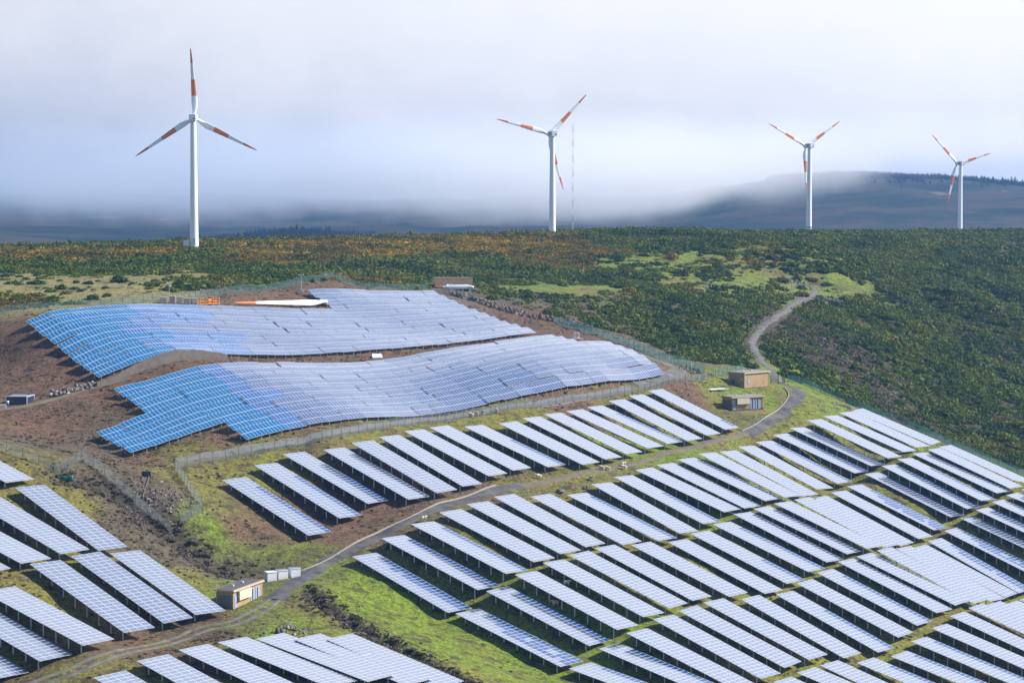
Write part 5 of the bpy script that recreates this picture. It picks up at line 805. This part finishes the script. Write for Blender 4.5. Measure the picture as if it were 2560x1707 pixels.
r = empty("spare_blade", (p[0] + 3.5, p[1] + 3.0, gz(p[0] + 3.5, p[1] + 3)), R(10)); tag(r, "second white blade piece leaning against the container wall", "turbine blade", "spare turbine blades")
o = bpy.data.objects.new("blade_shell", ME_SPARE); link(o, r, (0, 0, 2.35)); o.rotation_euler = (0, R(90), 0); o.scale = (0.38, 0.7, 0.26)
for x in (1.5, 5.5): MB().box((x, 0, 1.0), (0.12, 0.3, 1.05), "galvanised").build("trestle", r)
for nm, hh, lab in (('pole1', 4.9, "light pole with two lamps and camera behind the pallets"), ('pole2', 5.4, "light pole with white box beside the earth bank")):
    b = ANC[nm]; r = empty("light_pole", (b[0], b[1], gz(b[0], b[1]))); tag(r, lab, "light pole")
    MB().tube((0, 0, -0.3), (0, 0, hh), 0.09, 0.06, "galvanised", 8).build("pole", r); MB().box((0, 0, hh), (0.55, 0.05, 0.04), "galvanised").build("cross_arm", r)
    for s in (-1, 1): MB().box((s * 0.5, -0.15, hh + 0.06), (0.2, 0.2, 0.13), "white_paint").build("lamp", r)
    if nm == 'pole1': MB().box((0.35, -0.1, hh - 0.8), (0.18, 0.2, 0.16), "white_paint").build("camera_housing", r)
    else: MB().box((0.5, -0.1, 0.9), (0.3, 0.25, 0.45), "white_paint").build("cabinet", r)
b = ANC['wbox']; r = empty("white_crate", (b[0], b[1], gz(b[0], b[1])), 0.35); tag(r, "low white tilted box on the path between the two arrays", "crate")
MB().hexa([(-1.35, -0.6, 0), (1.35, -0.6, 0), (-1.25, 0.6, 0), (1.25, 0.6, 0), (-1.35, -0.6, 0.35), (1.35, -0.6, 0.35), (-1.2, 0.6, 1.1), (1.2, 0.6, 1.1)], "white_paint").build("body", r); MB().box((0, 0, -0.1), (1.45, 0.7, 0.09), "concrete").build("slab", r)
b = ANC['palst']; r = empty("block_stack", (b[0], b[1], gz(b[0], b[1])), 0.2); tag(r, "two tall stacks of white pallets in the shaded corner", "pallets")
for s in (-1, 1):
    for q in range(5): MB().box((s * 0.5, 0, 0.25 + q * 0.36), (0.42, 0.4, 0.05), "white_paint").build("pallet", r); MB().box((s * 0.5, 0, 0.42 + q * 0.36), (0.10, 0.38, 0.10), "white_paint").build("spacer", r)
MB().box((0.3, -0.6, 0.1), (1.6, 0.5, 0.1), "pallet_wood").build("base_pallet", r)
a, b = Vector(ANC['pipes_a']), Vector(ANC['pipes_b']); r = empty("pipe_pile", a, math.atan2(b.y - a.y, b.x - a.x) - 0.3); r.location.z = gz(a.x, a.y); tag(r, "loose pile of white pipes in the grass by the buildings", "pipes")
for q in range(9): MB().tube((random.uniform(0, 1), random.uniform(-.6, .6), 0.12 + random.random() * .3), (random.uniform(5, 6.5), random.uniform(-.6, .6), 0.12 + random.random() * .3), 0.1, 0.1, "white_paint" if q % 3 else "pallet_wood", 7).build("pipe", r)
b = ANC['wpole']; r = empty("marker_pole", (b[0], b[1], gz(b[0], b[1]))); tag(r, "short white pole on the stony mound beside the array track", "pole"); MB().tube((0, 0, -.2), (0, 0, 2.1), 0.07, 0.07, "white_paint", 8).build("pole", r); MB().box((0, 0, 2.1), (0.1, 0.1, 0.05), "galvanised").build("cap", r)
pile("stone_mound", (ANC['wpole'][0] + 1.5, ANC['wpole'][1] - 2), 90, 2.2, "mound of loose grey stones around the short white pole", .3, .8, .8)
pile("boulder_cluster", (ANC['boulder'][0] + 5.5, ANC['boulder'][1] + 4), 16, 0.9, "cluster of dark boulders between the track and the panel tables", .5, 1.0, .5)
pile("boulder_cluster", (ANC['boulder'][0] - 5, ANC['boulder'][1] - 3), 12, 1.2, "flat scatter of stones left of the grey boulder below the track", .3, .7, .2)
pile("stone_bank", (92 / 1.0, 622), 130, 2.6, "stony tan bank beside the road bend, above the field corner", .3, .8, .4)
pile("rock_outcrop", (ANC['cyl'][0] + 2, ANC['cyl'][1] + 2), 70, 1.7, "heap of grey stones beside the concrete pipe above the bottom tables", .3, .9, .6)
pile("boulder_row", (ANC['box1'][0] - 3.5, ANC['box1'][1] - 13), 60, 1.3, "rough stones edging the grass strip along the dark-roofed hut", .25, .6, .3)
for q, (x, y) in enumerate(STONY): pile("rock_scatter", (x, y), 45, 4.0, ["pale rocks beside the head of the hill road", "pale boulders below the head of the hill road", "pale stones at the meadow edge above the road head", "pale stones on the ridge left of the farthest turbine", "pale stones on the ridge right of the farthest turbine", "pale stones on the ridge below the farthest turbine", "pale stones near the ridge crest above the meadow", "pale stones along the lower edge of the meadow", "pale rocks among the scrub right of the meadow"][q], .5, 1.6, .3)
b = ANC['boulder']; r = empty("boulder", (b[0], b[1], gz(b[0], b[1]) + 0.3)); tag(r, "single large grey boulder in the grass below the track", "boulder"); s = link(bpy.data.objects.new("stone", rock_mesh("large_stone", "rock", 44, 2)), r); s.scale = (0.85, 0.75, 0.85)
b = ANC['cyl']; r = empty("pipe_stub", (b[0], b[1], gz(b[0], b[1]))); tag(r, "upright grey concrete pipe among stones above the bottom tables", "pipe"); MB().tube((0, 0, -.3), (0, 0, 0.9), 0.42, 0.34, "concrete", 14).build("pipe", r, True)
a, p_, q_ = Vector(ANC['gate_l']), Vector(ANC['gate_r']), Vector(ANC['gate_p']); a.z = gz(a.x, a.y); rz = math.atan2(p_.y - a.y, p_.x - a.x) * 0.4
r = empty("yard_gate", a, rz); tag(r, "grey mesh gate leaf with pillar beside the square tan building", "gate")
for x in (0, 2.3, 3.6): MB().box((x, 0, 0.9), (0.06, 0.06, 1.25), "dark_trim").build("post", r)
MB().box((1.15, 0, 1.0), (1.08, 0.015, 0.95), "net_grey").build("gate_leaf", r); MB().box((2.95, 0, 0.1), (0.62, 0.03, 0.04), "dark_trim").build("sill_rail", r); MB().box((4.1, 0, 0.95), (0.16, 0.16, 1.2), "concrete").build("pillar", r)
a, b = Vector(ANC['chute_a']), Vector(ANC['chute_b']); a.z = gz(a.x, a.y) + 0.25; b.z = gz(b.x, b.y) + 0.25; d = b - a; r = empty("concrete_chute", a); tag(r, "narrow concrete drainage chute running down into the rubble pit", "chute"); dn = d.normalized(); sd = dn.cross(Vector((0, 0, 1))).normalized()
MB().box(d / 2, (d.length / 2, 0.55, 0.10), "concrete", (dn, sd, sd.cross(dn))).build("bed", r)
for s in (-1, 1): MB().box(d / 2 + sd * 0.6 * s + Vector((0, 0, .12)), (d.length / 2, 0.08, 0.2), "concrete", (dn, sd, sd.cross(dn))).build("side_wall", r)
MB().box(Vector((0, 0.4, 0.5)), (0.9, 0.25, 0.7), "rock_dark").build("inlet", r)
b = ANC['tarp']; r = empty("green_tarpaulin", (b[0], b[1], gz(b[0], b[1]))); tag(r, "crumpled teal green tarpaulin hung low on the corner fence", "tarpaulin"); mb = MB(); nxx = 8
vs = [Vector((-1.7 + 3.4 * i / nxx, -0.35 - 0.15 * math.sin(i * 1.9 + j), 0.9 - 0.5 * j + 0.12 * math.sin(i * 2.3))) for j in range(3) for i in range(nxx + 1)]
mb.add(vs, [(j * (nxx + 1) + i, j * (nxx + 1) + i + 1, (j + 1) * (nxx + 1) + i + 1, (j + 1) * (nxx + 1) + i) for j in range(2) for i in range(nxx)], "tarp_green"); o = mb.build("sheet", r, True); mod = o.modifiers.new("thick", 'SOLIDIFY'); mod.thickness = 0.03
pile("pit_rubble", (ANC['chute_b'][0] + 4.5, ANC['chute_b'][1] + 2), 170, 3.4, "brown rubble filling the fenced pit around the chute", .25, .8, .3)

# ------------------------------------------------------------------ sheep
def sheep_mesh():
    me = bpy.data.meshes.new("sheep_rig"); V = [(0, 0, .62), (.32, 0, .64), (-.34, 0, .62), (.50, 0, .80), (.66, 0, .86), (.82, 0, .78)]; E = [(0, 1), (0, 2), (1, 3), (3, 4), (4, 5)]; Rr = [.27, .25, .24, .14, .12, .06]
    for sx, b in ((.30, 1), (-.32, 2)):
        for sy in (-1, 1):
            k = len(V); V += [(sx, sy * .13, .40), (sx + (.02 if sx > 0 else -.05), sy * .13, .20), (sx, sy * .13, 0.0)]; Rr += [.085, .045, .04]; E += [(b, k), (k, k + 1), (k + 1, k + 2)]
    k = len(V); V += [(-.60, 0, .60)]; Rr += [.05]; E += [(2, k)]
    me.from_pydata(V, E, []); o = bpy.data.objects.new("sheep_rig", me); COL.objects.link(o); md = o.modifiers.new("skin", 'SKIN'); sk = me.skin_vertices[0].data
    for i, r_ in enumerate(Rr): sk[i].radius = (r_, r_)
    sk[0].use_root = True; o.modifiers.new("sub", 'SUBSURF').levels = 1
    dg = bpy.context.evaluated_depsgraph_get(); out = bpy.data.meshes.new_from_object(o.evaluated_get(dg)); out.name = "sheep"; out.materials.clear(); out.materials.append(MATS["wool"]); bpy.data.objects.remove(o); bpy.data.meshes.remove(me)
    for p in out.polygons: p.use_smooth = True
    return out
ME_SHEEP = sheep_mesh()
SL = ["sheep at the track edge, first of the group above the tables", "sheep just right of the first one at the track edge", "upper sheep of the close pair beside the track", "lower sheep of the close pair beside the track", "lone sheep beside the dark boulder cluster", "pale sheep standing against a panel table's far edge", "sheep grazing in the shadow between two tables", "pale sheep lying beside the asphalt road", "sheep on the brown bank above the track", "first white sheep along the wire fence", "second white sheep along the wire fence", "third white sheep along the wire fence", "last white sheep along the wire fence, on its own"]
for k, (x, y) in enumerate(SHEEP):
    o = link(bpy.data.objects.new("sheep", ME_SHEEP), None, (x, y, gz(x, y) - 0.02), (0, 0, random.choice((0.2, 3.0, 0.6, -0.4, 2.6)) + random.gauss(0, .3))); o.scale = (1.25,) * 3; tag(o, SL[k], "sheep", "sheep grazing among the panels")

# ------------------------------------------------------------------ shrubs
def shrub_mesh(name, mat, sd, n=150, leaf=0.20, flat=0.62, wood=True):
    """a low dome of small leaf faces over a dark knot of stems"""
    r = np.random.default_rng(sd); d = r.normal(size=(n, 3)); d[:, 2] = np.abs(d[:, 2]) * 0.95 + 0.02; d /= np.linalg.norm(d, axis=1)[:, None]
    lob = 1 + 0.28 * np.sin(d[:, 0] * 5 + sd) * np.cos(d[:, 1] * 4.3 + sd * 2) + 0.12 * r.normal(size=n)
    rad = lob * (0.72 + 0.3 * r.random(n)); c = d * rad[:, None]; c[:, 2] *= flat
    t = np.cross(d, r.normal(size=(n, 3))); t /= np.linalg.norm(t, axis=1)[:, None]; nn = d + 0.65 * r.normal(size=(n, 3)); nn /= np.linalg.norm(nn, axis=1)[:, None]
    t = np.cross(nn, t); t /= np.linalg.norm(t, axis=1)[:, None]; b = np.cross(nn, t); s = leaf * (0.6 + 0.9 * r.random(n))[:, None]
    V = np.stack([c - t * s, c + b * s * 0.8 - t * s * .1, c + t * s, c - b * s * 0.8 + t * s * .1], 1).reshape(-1, 3); F = np.arange(4 * n).reshape(n, 4)
    return raw_mesh(name, V, F, [mat], False)
def blob_core(me_name, mat, sd, flat=.62, k=0.72):
    r = random.Random(sd); bm = bmesh.new(); bmesh.ops.create_icosphere(bm, subdivisions=2, radius=k)
    for v in bm.verts: q = 0.82 + 0.36 * r.random(); v.co = Vector((v.co.x * q, v.co.y * q, max(-0.1, v.co.z) * q * flat))
    return bm
def full_shrub(name, mat, sd, **kw):
    me = shrub_mesh(name, mat, sd, **kw); bm = blob_core(name, mat, sd, kw.get('flat', .62), 0.66); bm2 = bmesh.new(); bm2.from_mesh(me)
    tmp = bpy.data.meshes.new("core"); bm.to_mesh(tmp); bm.free(); bm2.from_mesh(tmp); bm2.to_mesh(me); bm2.free(); bpy.data.meshes.remove(tmp); return me
def cluster(name, mat, sd, **kw):
    """several domes of unequal size grown into one another"""
    r = random.Random(sd); bm = bmesh.new(); k = r.randint(3, 6)
    for i in range(k):
        me = full_shrub(name, mat, sd * 13 + i, **kw); q = r.uniform(.35, .75) if i else .8; a = r.random() * 6.28; dd = r.uniform(.3, .95) if i else 0; z = r.uniform(.7, 1.25)
        me.transform(Matrix.Translation((dd * math.cos(a), dd * math.sin(a), -.03)) @ Matrix.Diagonal((q, q * r.uniform(.8, 1.2), q * z, 1))); bm.from_mesh(me); bpy.data.meshes.remove(me)
    me = bpy.data.meshes.new(name); bm.to_mesh(me); bm.free(); me.materials.append(MATS[mat]); return me
def protos(pref, mat, k, **kw):
    c = bpy.data.collections.new(pref)
    for i in range(k): c.objects.link(bpy.data.objects.new(pref, (cluster if i % 3 != 2 and pref != "grass_tuft" else full_shrub)(pref, mat, 100 + i * 7 + len(pref), **kw)))
    return c
PRO = {'g': protos("heath_shrub", "leaf_heath", 9, n=95, leaf=.19), 'o': protos("gorse_shrub", "leaf_gorse", 6, n=80), 'd': protos("dead_shrub", "leaf_dead", 6, n=90, leaf=.12), 't': protos("grass_tuft", "leaf_tuft", 4, n=60, leaf=.28, flat=.5)}
def scatter_group(coll):
    ng = bpy.data.node_groups.new("scatter_" + coll.name, 'GeometryNodeTree'); ng.interface.new_socket("Geometry", in_out='INPUT', socket_type='NodeSocketGeometry'); ng.interface.new_socket("Geometry", in_out='OUTPUT', socket_type='NodeSocketGeometry')
    N = ng.nodes.new; L = ng.links.new; gi = N("NodeGroupInput"); go = N("NodeGroupOutput"); ip = N("GeometryNodeInstanceOnPoints"); ci = N("GeometryNodeCollectionInfo")
    ci.inputs["Collection"].default_value = coll; ci.inputs["Separate Children"].default_value = True; ci.inputs["Reset Children"].default_value = True
    sc = N("GeometryNodeInputNamedAttribute"); sc.data_type = 'FLOAT_VECTOR'; sc.inputs[0].default_value = "sc"; ro = N("GeometryNodeInputNamedAttribute"); ro.data_type = 'FLOAT_VECTOR'; ro.inputs[0].default_value = "ro"
    L(gi.outputs[0], ip.inputs["Points"]); L(ci.outputs[0], ip.inputs["Instance"]); ip.inputs["Pick Instance"].default_value = True
    L(ro.outputs["Attribute"], ip.inputs["Rotation"]); L(sc.outputs["Attribute"], ip.inputs["Scale"]); L(ip.outputs[0], go.inputs[0]); return ng
def scatter(name, coll, x, y, size, label, cat, zoff=-0.12, tall=(0.75, 1.25)):
    z = ground_z(x, y) + zoff * size; me = bpy.data.meshes.new(name); me.vertices.add(len(x)); me.vertices.foreach_set("co", np.stack([x, y, z], 1).astype(np.float32).ravel())
    a = me.attributes.new("sc", 'FLOAT_VECTOR', 'POINT'); h = rng.uniform(*tall, len(x)); a.data.foreach_set("vector", np.stack([size * rng.uniform(.85, 1.2, len(x)), size * rng.uniform(.85, 1.2, len(x)), size * h], 1).astype(np.float32).ravel())
    a = me.attributes.new("ro", 'FLOAT_VECTOR', 'POINT'); a.data.foreach_set("vector", np.stack([rng.normal(0, .06, len(x)), rng.normal(0, .06, len(x)), rng.uniform(0, 6.28, len(x))], 1).astype(np.float32).ravel())
    o = link(bpy.data.objects.new(name, me)); m = o.modifiers.new("scatter", 'NODES'); m.node_group = scatter_group(coll); tag(o, label, cat, None, "stuff"); return o
def inside(x, y, pg):
    r = np.zeros(x.shape, bool); n = len(pg)
    for i in range(n):
        (x0, y0), (x1, y1) = pg[i], pg[(i + 1) % n]; c = ((y0 > y) != (y1 > y)) & (x < (x1 - x0) * (y - y0) / (y1 - y0 + 1e-12) + x0); r ^= c
    return r
n = 175000
sy = 560 + (1330 - 560) * rng.random(n) ** 0.9; sx = (rng.random(n) * 2 - 1) * (0.245 * sy + 8)
xs = sx + (fbm(sx, sy, 18, 3, 61) - .5) * 26; ys = sy + (fbm(sx, sy, 18, 3, 71) - .5) * 40
den = np.zeros(n); wt = np.zeros(n); wo = np.zeros(n); wd = np.zeros(n)
for k, v, px, py in SCRUB:
    sg = 10 + 0.02 * max(0, py - 600); d2 = ((xs - px) ** 2 + (ys - py) ** 2 * 0.45) / sg ** 2; w = 1 / (d2 ** 2 + .03); den += w * v; wt += w
    if k == 'o': wo += w
    if k == 'd': wd += w
den /= wt; wo /= wt; wd /= wt
clump = fbm(sx, sy, 9, 3, 91)
keep = rng.random(n) < np.clip(den * (0.85 + 0.6 * (clump > .47)), 0, 1) * np.clip((den - 0.10) * 6, 0, 1)
keep &= ~inside(sx, sy, CLEAR)
rdist = np.minimum(poly_dist(sx, sy, ROAD2S), poly_dist(sx, sy, ROADS[-40:])); keep &= rdist > 3.4
for k in range(4): keep &= np.hypot(sx - TURB[k][0], sy - TURB[k][1]) > 3.5
sx, sy, wo, wd, clump, den = (a[keep] for a in (sx, sy, wo, wd, clump, den))
size = (0.55 + 1.9 * rng.random(len(sx)) ** 2.6 + 1.0 * (clump - .45)) * (1 + 0.00035 * (sy - 600)); size = np.clip(size, .4, 2.9)
u = rng.random(len(sx)); patch = fbm(sx, sy, 26, 3, 15); isd = u < np.clip(wd * .75 + (patch > .60) * .25 * (wo < .3), 0, .7); iso = (~isd) & (rng.random(len(sx)) < np.clip(wo * 1.25 - .15 + (patch < .36) * .25 * (wo > .12), 0, .93))
isg = ~(isd | iso)
scatter("heath_scrub", PRO['g'], sx[isg], sy[isg], size[isg], "dense dark green heath scrub covering the ridge and valley side", "scrub")
scatter("gorse_scrub", PRO['o'], sx[iso], sy[iso], size[iso] * .85, "rust and yellow gorse scrub along the ridge", "scrub", tall=(.6, 1.0))
scatter("dead_scrub", PRO['d'], sx[isd], sy[isd], size[isd] * .9, "grey leafless scrub patches on the valley side", "scrub", tall=(.7, 1.1))
print("scrub", isg.sum(), iso.sum(), isd.sum())
# tussocks and dead stems on the rough ground of the park
n = 90000; ty = 320 + 370 * rng.random(n); tx = (rng.random(n) * 2 - 1) * .24 * ty
c_ = type_colour(tx, ty); rough = np.clip(1.25 - (c_[:, 1] - 0.055) * 11, 0.05, 1.0); kp = rng.random(n) < rough * np.clip(fbm(tx, ty, 8, 3, 41) * 2.6 - .85, 0, 1)
gd = np.minimum(poly_dist(tx, ty, GULLY), poly_dist(tx, ty, DITCH)); kp |= (gd < 5) & (rng.random(n) < .75)
kp &= (poly_dist(tx, ty, ROADS) > 2.6) & (poly_dist(tx, ty, PATHS) > 2.2) & (poly_dist(tx, ty, PATH2S) > 2.6)
tx, ty, gd = tx[kp], ty[kp], gd[kp]
scatter("dry_tussocks", PRO['t'], tx, ty, (.10 + .30 * rng.random(len(tx)) ** 2) * (1 + .9 * np.exp(-(gd / 4) ** 2)), "dry brown tussocks and stems over the rough ground", "tussocks", tall=(.6, 1.2))
# low dead scrub over the bare left bank
n = 1500; qx = rng.uniform(-118, -45, n); qy = rng.uniform(395, 535, n); cc = type_colour(qx, qy); kp = (cc[:, 1] < cc[:, 0] * 0.86) & (fbm(qx, qy, 10, 3, 55) > .42) & (poly_dist(qx, qy, PATHS) > 2.4) & (poly_dist(qx, qy, ROADS) > 3)
scatter("bank_scrub", PRO['d'], qx[kp], qy[kp], .22 + .45 * rng.random(kp.sum()) ** 2, "low dry brushwood over the brown bank on the left", "scrub", tall=(.5, 1.0))
# darker bushes growing in the ditch and gully
k = 0; bx, by = [], []
for pl, a, b, nn, w in ((DITCH, .0, 1.0, 150, 1.1), (GULLY, .35, .8, 60, 2.4)):
    P = np.array(catmull(pl, .5)); q = P[(len(P) * (a + (b - a) * rng.random(nn))).astype(int).clip(0, len(P) - 1)] + rng.normal(0, w, (nn, 2)); bx += list(q[:, 0]); by += list(q[:, 1])
scatter("ditch_scrub", PRO['d'], np.array(bx), np.array(by), rng.uniform(.6, 1.3, len(bx)), "brown leafless bushes choking the ditch and gully", "scrub", tall=(.8, 1.3))
# shrubs one can pick out singly
LAB = {'c': ("dark green shrub standing alone in the pale grass clearing", "shrubs dotted over the pale clearing"), 'r': ("dark green shrub dotted on the bright green hillside meadow", "shrubs dotted over the green meadow"), 'o': ("rust-brown gorse bush on the bright green hillside meadow", "gorse bushes on the green meadow"), 'w': ("rounded dark bush between the container and the hillside scrub", "bushes beside the container")}
SMESH = {}
for key, pre, mat in (('g', "heath", "leaf_heath"), ('o', "gorse", "leaf_gorse")):
    SMESH[key] = []
    for i in range(4): SMESH[key].append((full_shrub("crown", mat, 300 + i, n=260, leaf=.16), MB().tube((0, 0, -.25), (0.05, 0, .3), .10, .06, "bark", 6).mesh("trunk")))
WL = iter(["largest rounded dark bush below the container", "round dark bush just above the largest one below the container", "small dark bush alone on the dry slope right of the container", "dark bush at the foot of the green meadow strip"])
for k, x, y, dia in SHRUBS:
    cm_, tm = random.choice(SMESH['o' if k == 'o' else 'g']); r = empty("gorse_bush" if k == 'o' else "heath_shrub", (x, y, gz(x, y) - .05), random.random() * 6); tag(r, next(WL) if k == 'w' else LAB[k][0], "shrub", LAB[k][1]); s = max(.5, dia * 0.5)
    c = link(bpy.data.objects.new("crown", cm_), r); c.scale = (s, s, s * random.uniform(.8, 1.15)); t = link(bpy.data.objects.new("trunk", tm), r); t.scale = (s, s, s)

# ------------------------------------------------------------------ far trees
def pine_mesh(sd):
    r = np.random.default_rng(sd); n = 220; h = r.random(n) ** 0.8; a = r.random(n) * 6.283; rad = (1 - h) * 0.30 * (.5 + .6 * r.random(n)); c = np.stack([rad * np.cos(a), rad * np.sin(a), .12 + .88 * h], 1)
    t = np.stack([-np.sin(a), np.cos(a), r.normal(0, .3, n)], 1); o = np.stack([np.cos(a), np.sin(a), -0.5 + r.normal(0, .3, n)], 1); s = (.055 * (1.25 - h))[:, None]
    V = np.stack([c - t * s, c + o * s * 1.6, c + t * s, c - o * s * .6], 1).reshape(-1, 3); return raw_mesh("crown", V, np.arange(4 * n).reshape(n, 4), ["leaf_pine"], False)
PINES = [pine_mesh(i) for i in range(4)]; PTR = MB().tube((0, 0, -.05), (0, 0, .8), .025, .008, "bark", 6).mesh("trunk")
def pine(x, y, h, label, grp):
    z = float(hills_z(np.array([x]), np.array([y]))[0]); r = empty("pine_tree", (x, y, z)); tag(r, label, "tree", grp)
    c = link(bpy.data.objects.new("crown", random.choice(PINES)), r); c.scale = (h * random.uniform(.9, 1.3), h * random.uniform(.9, 1.3), h); t = link(bpy.data.objects.new("trunk", PTR), r); t.scale = (h, h, h)
for k in range(9): pine(770 + k * 9 + random.gauss(0, 2), 3660 + random.gauss(0, 20), random.uniform(11, 18), "%s dark conifer from the left on the far crest at the right edge" % ORD[k], "conifers on the far crest")
for k in range(26): pine(-(0.137 - k * 0.0029 + random.gauss(0, .003)) * 2400, 2400 + random.gauss(0, 60), 7 + 11 * math.exp(-((k - 15) / 7) ** 2) * random.uniform(.6, 1.1), "tall dark conifer on top of the far grove", "conifers of the far grove")
pc = bpy.data.collections.new("far_pine")
for m_ in PINES: pc.objects.link(bpy.data.objects.new("far_pine", m_))
def far_wood(name, x, y, h, label):
    z = hills_z(x, y); me = bpy.data.meshes.new(name); me.vertices.add(len(x)); me.vertices.foreach_set("co", np.stack([x, y, z], 1).astype(np.float32).ravel())
    a = me.attributes.new("sc", 'FLOAT_VECTOR', 'POINT'); a.data.foreach_set("vector", np.stack([h * 1.2, h * 1.2, h], 1).astype(np.float32).ravel()); a = me.attributes.new("ro", 'FLOAT_VECTOR', 'POINT'); a.data.foreach_set("vector", np.stack([0 * x, 0 * x, x * 7], 1).astype(np.float32).ravel())
    o = link(bpy.data.objects.new(name, me)); o.modifiers.new("scatter", 'NODES').node_group = scatter_group(pc); tag(o, label, "wood", None, "stuff")
q = 900; wx = rng.uniform(-0.150, -0.058, q); wy = rng.uniform(2350, 2800, q); far_wood("far_grove", wx * wy, wy, rng.uniform(4, 9, q) * (.6 + .9 * np.exp(-((wx + .098) / .025) ** 2)), "blue-green conifer grove beyond the ridge")
q = 3500; wx = 0.25 - 0.14 * rng.random(q) ** 1.8; wy = 3640 + rng.normal(0, 90, q); far_wood("far_hill_wood", wx * wy, wy, rng.uniform(4, 9, q), "hazy wood along the top of the far hill")

# ------------------------------------------------------------------ cloud bank over the hills, and the air
def volume_material(name, col, dens, aniso):
    m, nt, N, L = nodes_of(name); o = N("ShaderNodeOutputMaterial"); v = N("ShaderNodeVolumePrincipled"); v.inputs["Color"].default_value = (*col, 1); v.inputs["Density"].default_value = dens; v.inputs["Anisotropy"].default_value = aniso; L(v.outputs[0], o.inputs["Volume"]); return m
volume_material("air", (0.22, 0.47, 1.0), HAZE_D, 0.2)
def cloud_material():
    """vapour thickening upwards from a ragged base that follows the hill"""
    m, nt, N, L = nodes_of("cloud_vapour_lumpy"); o = N("ShaderNodeOutputMaterial"); v = N("ShaderNodeVolumePrincipled"); v.inputs["Anisotropy"].default_value = 0.2
    tc = N("ShaderNodeTexCoord"); sp = N("ShaderNodeSeparateXYZ"); L(tc.outputs["Object"], sp.inputs[0])
    def mth(op, a, b=None, c=None):
        n_ = N("ShaderNodeMath"); n_.operation = op
        for i, q in enumerate((a, b, c)):
            if q is None: continue
            if isinstance(q, (int, float)): n_.inputs[i].default_value = q
            else: L(q, n_.inputs[i])
        return n_.outputs[0]
    def rmp(f, a, b, c, e):
        r = N("ShaderNodeMapRange"); r.interpolation_type = 'SMOOTHSTEP'; L(f, r.inputs[0])
        for i, q in enumerate((a, b, c, e)): r.inputs[1 + i].default_value = q
        return r.outputs[0]
    nz = N("ShaderNodeTexNoise"); nz.inputs["Scale"].default_value = 0.0050; nz.inputs["Detail"].default_value = 6; nz.inputs["Roughness"].default_value = .66; L(tc.outputs["Object"], nz.inputs["Vector"])
    base = rmp(sp.outputs[0], 130, 560, 62, 132)
    z = mth('ADD', sp.outputs[2], mth('MULTIPLY', mth('SUBTRACT', nz.outputs["Fac"], .5), 150))
    low = rmp(mth('SUBTRACT', z, base), -8, 48, 0, 1); high = mth('MULTIPLY', rmp(z, 85, 215, 1, 0), rmp(sp.outputs[2], 190, 236, 1, 0))
    left = rmp(mth('ADD', sp.outputs[0], mth('MULTIPLY', mth('SUBTRACT', nz.outputs["Fac"], .5), 500)), -1150, -100, 0.12, 1); right = rmp(sp.outputs[0], 560, 840, 1, 0.10)
    # greyer vapour colour over the left hills stands in for the cloud's own shade
    shade_ramp = rmp(sp.outputs[0], -500, 250, 0, 1); L(mixrgb(N, L, (0.70, 0.77, 0.88), (0.985, 0.99, 1.0), shade_ramp), v.inputs["Color"])
    dn = mth('MULTIPLY', mth('MULTIPLY', low, high), mth('MULTIPLY', left, right)); L(mth('MULTIPLY', dn, CLOUD_D), v.inputs["Density"]); L(v.outputs[0], o.inputs["Volume"])
def cloud():
    cloud_material(); ob = MB().box((250, 3050, 140), (1260, 260, 98), "cloud_vapour_lumpy").build("cloud_bank"); tag(ob, "pale cloud bank resting on the crest of the far hill", "cloud", None, "stuff")
if CLOUD_D > 0: cloud()
if HAZE_D > 0:
    hz = MB().box((0, 3350, 88), (4400, 3600, 96), "air").build("haze"); tag(hz, "thin blue haze in the air over the whole hillside", "haze", None, "stuff")
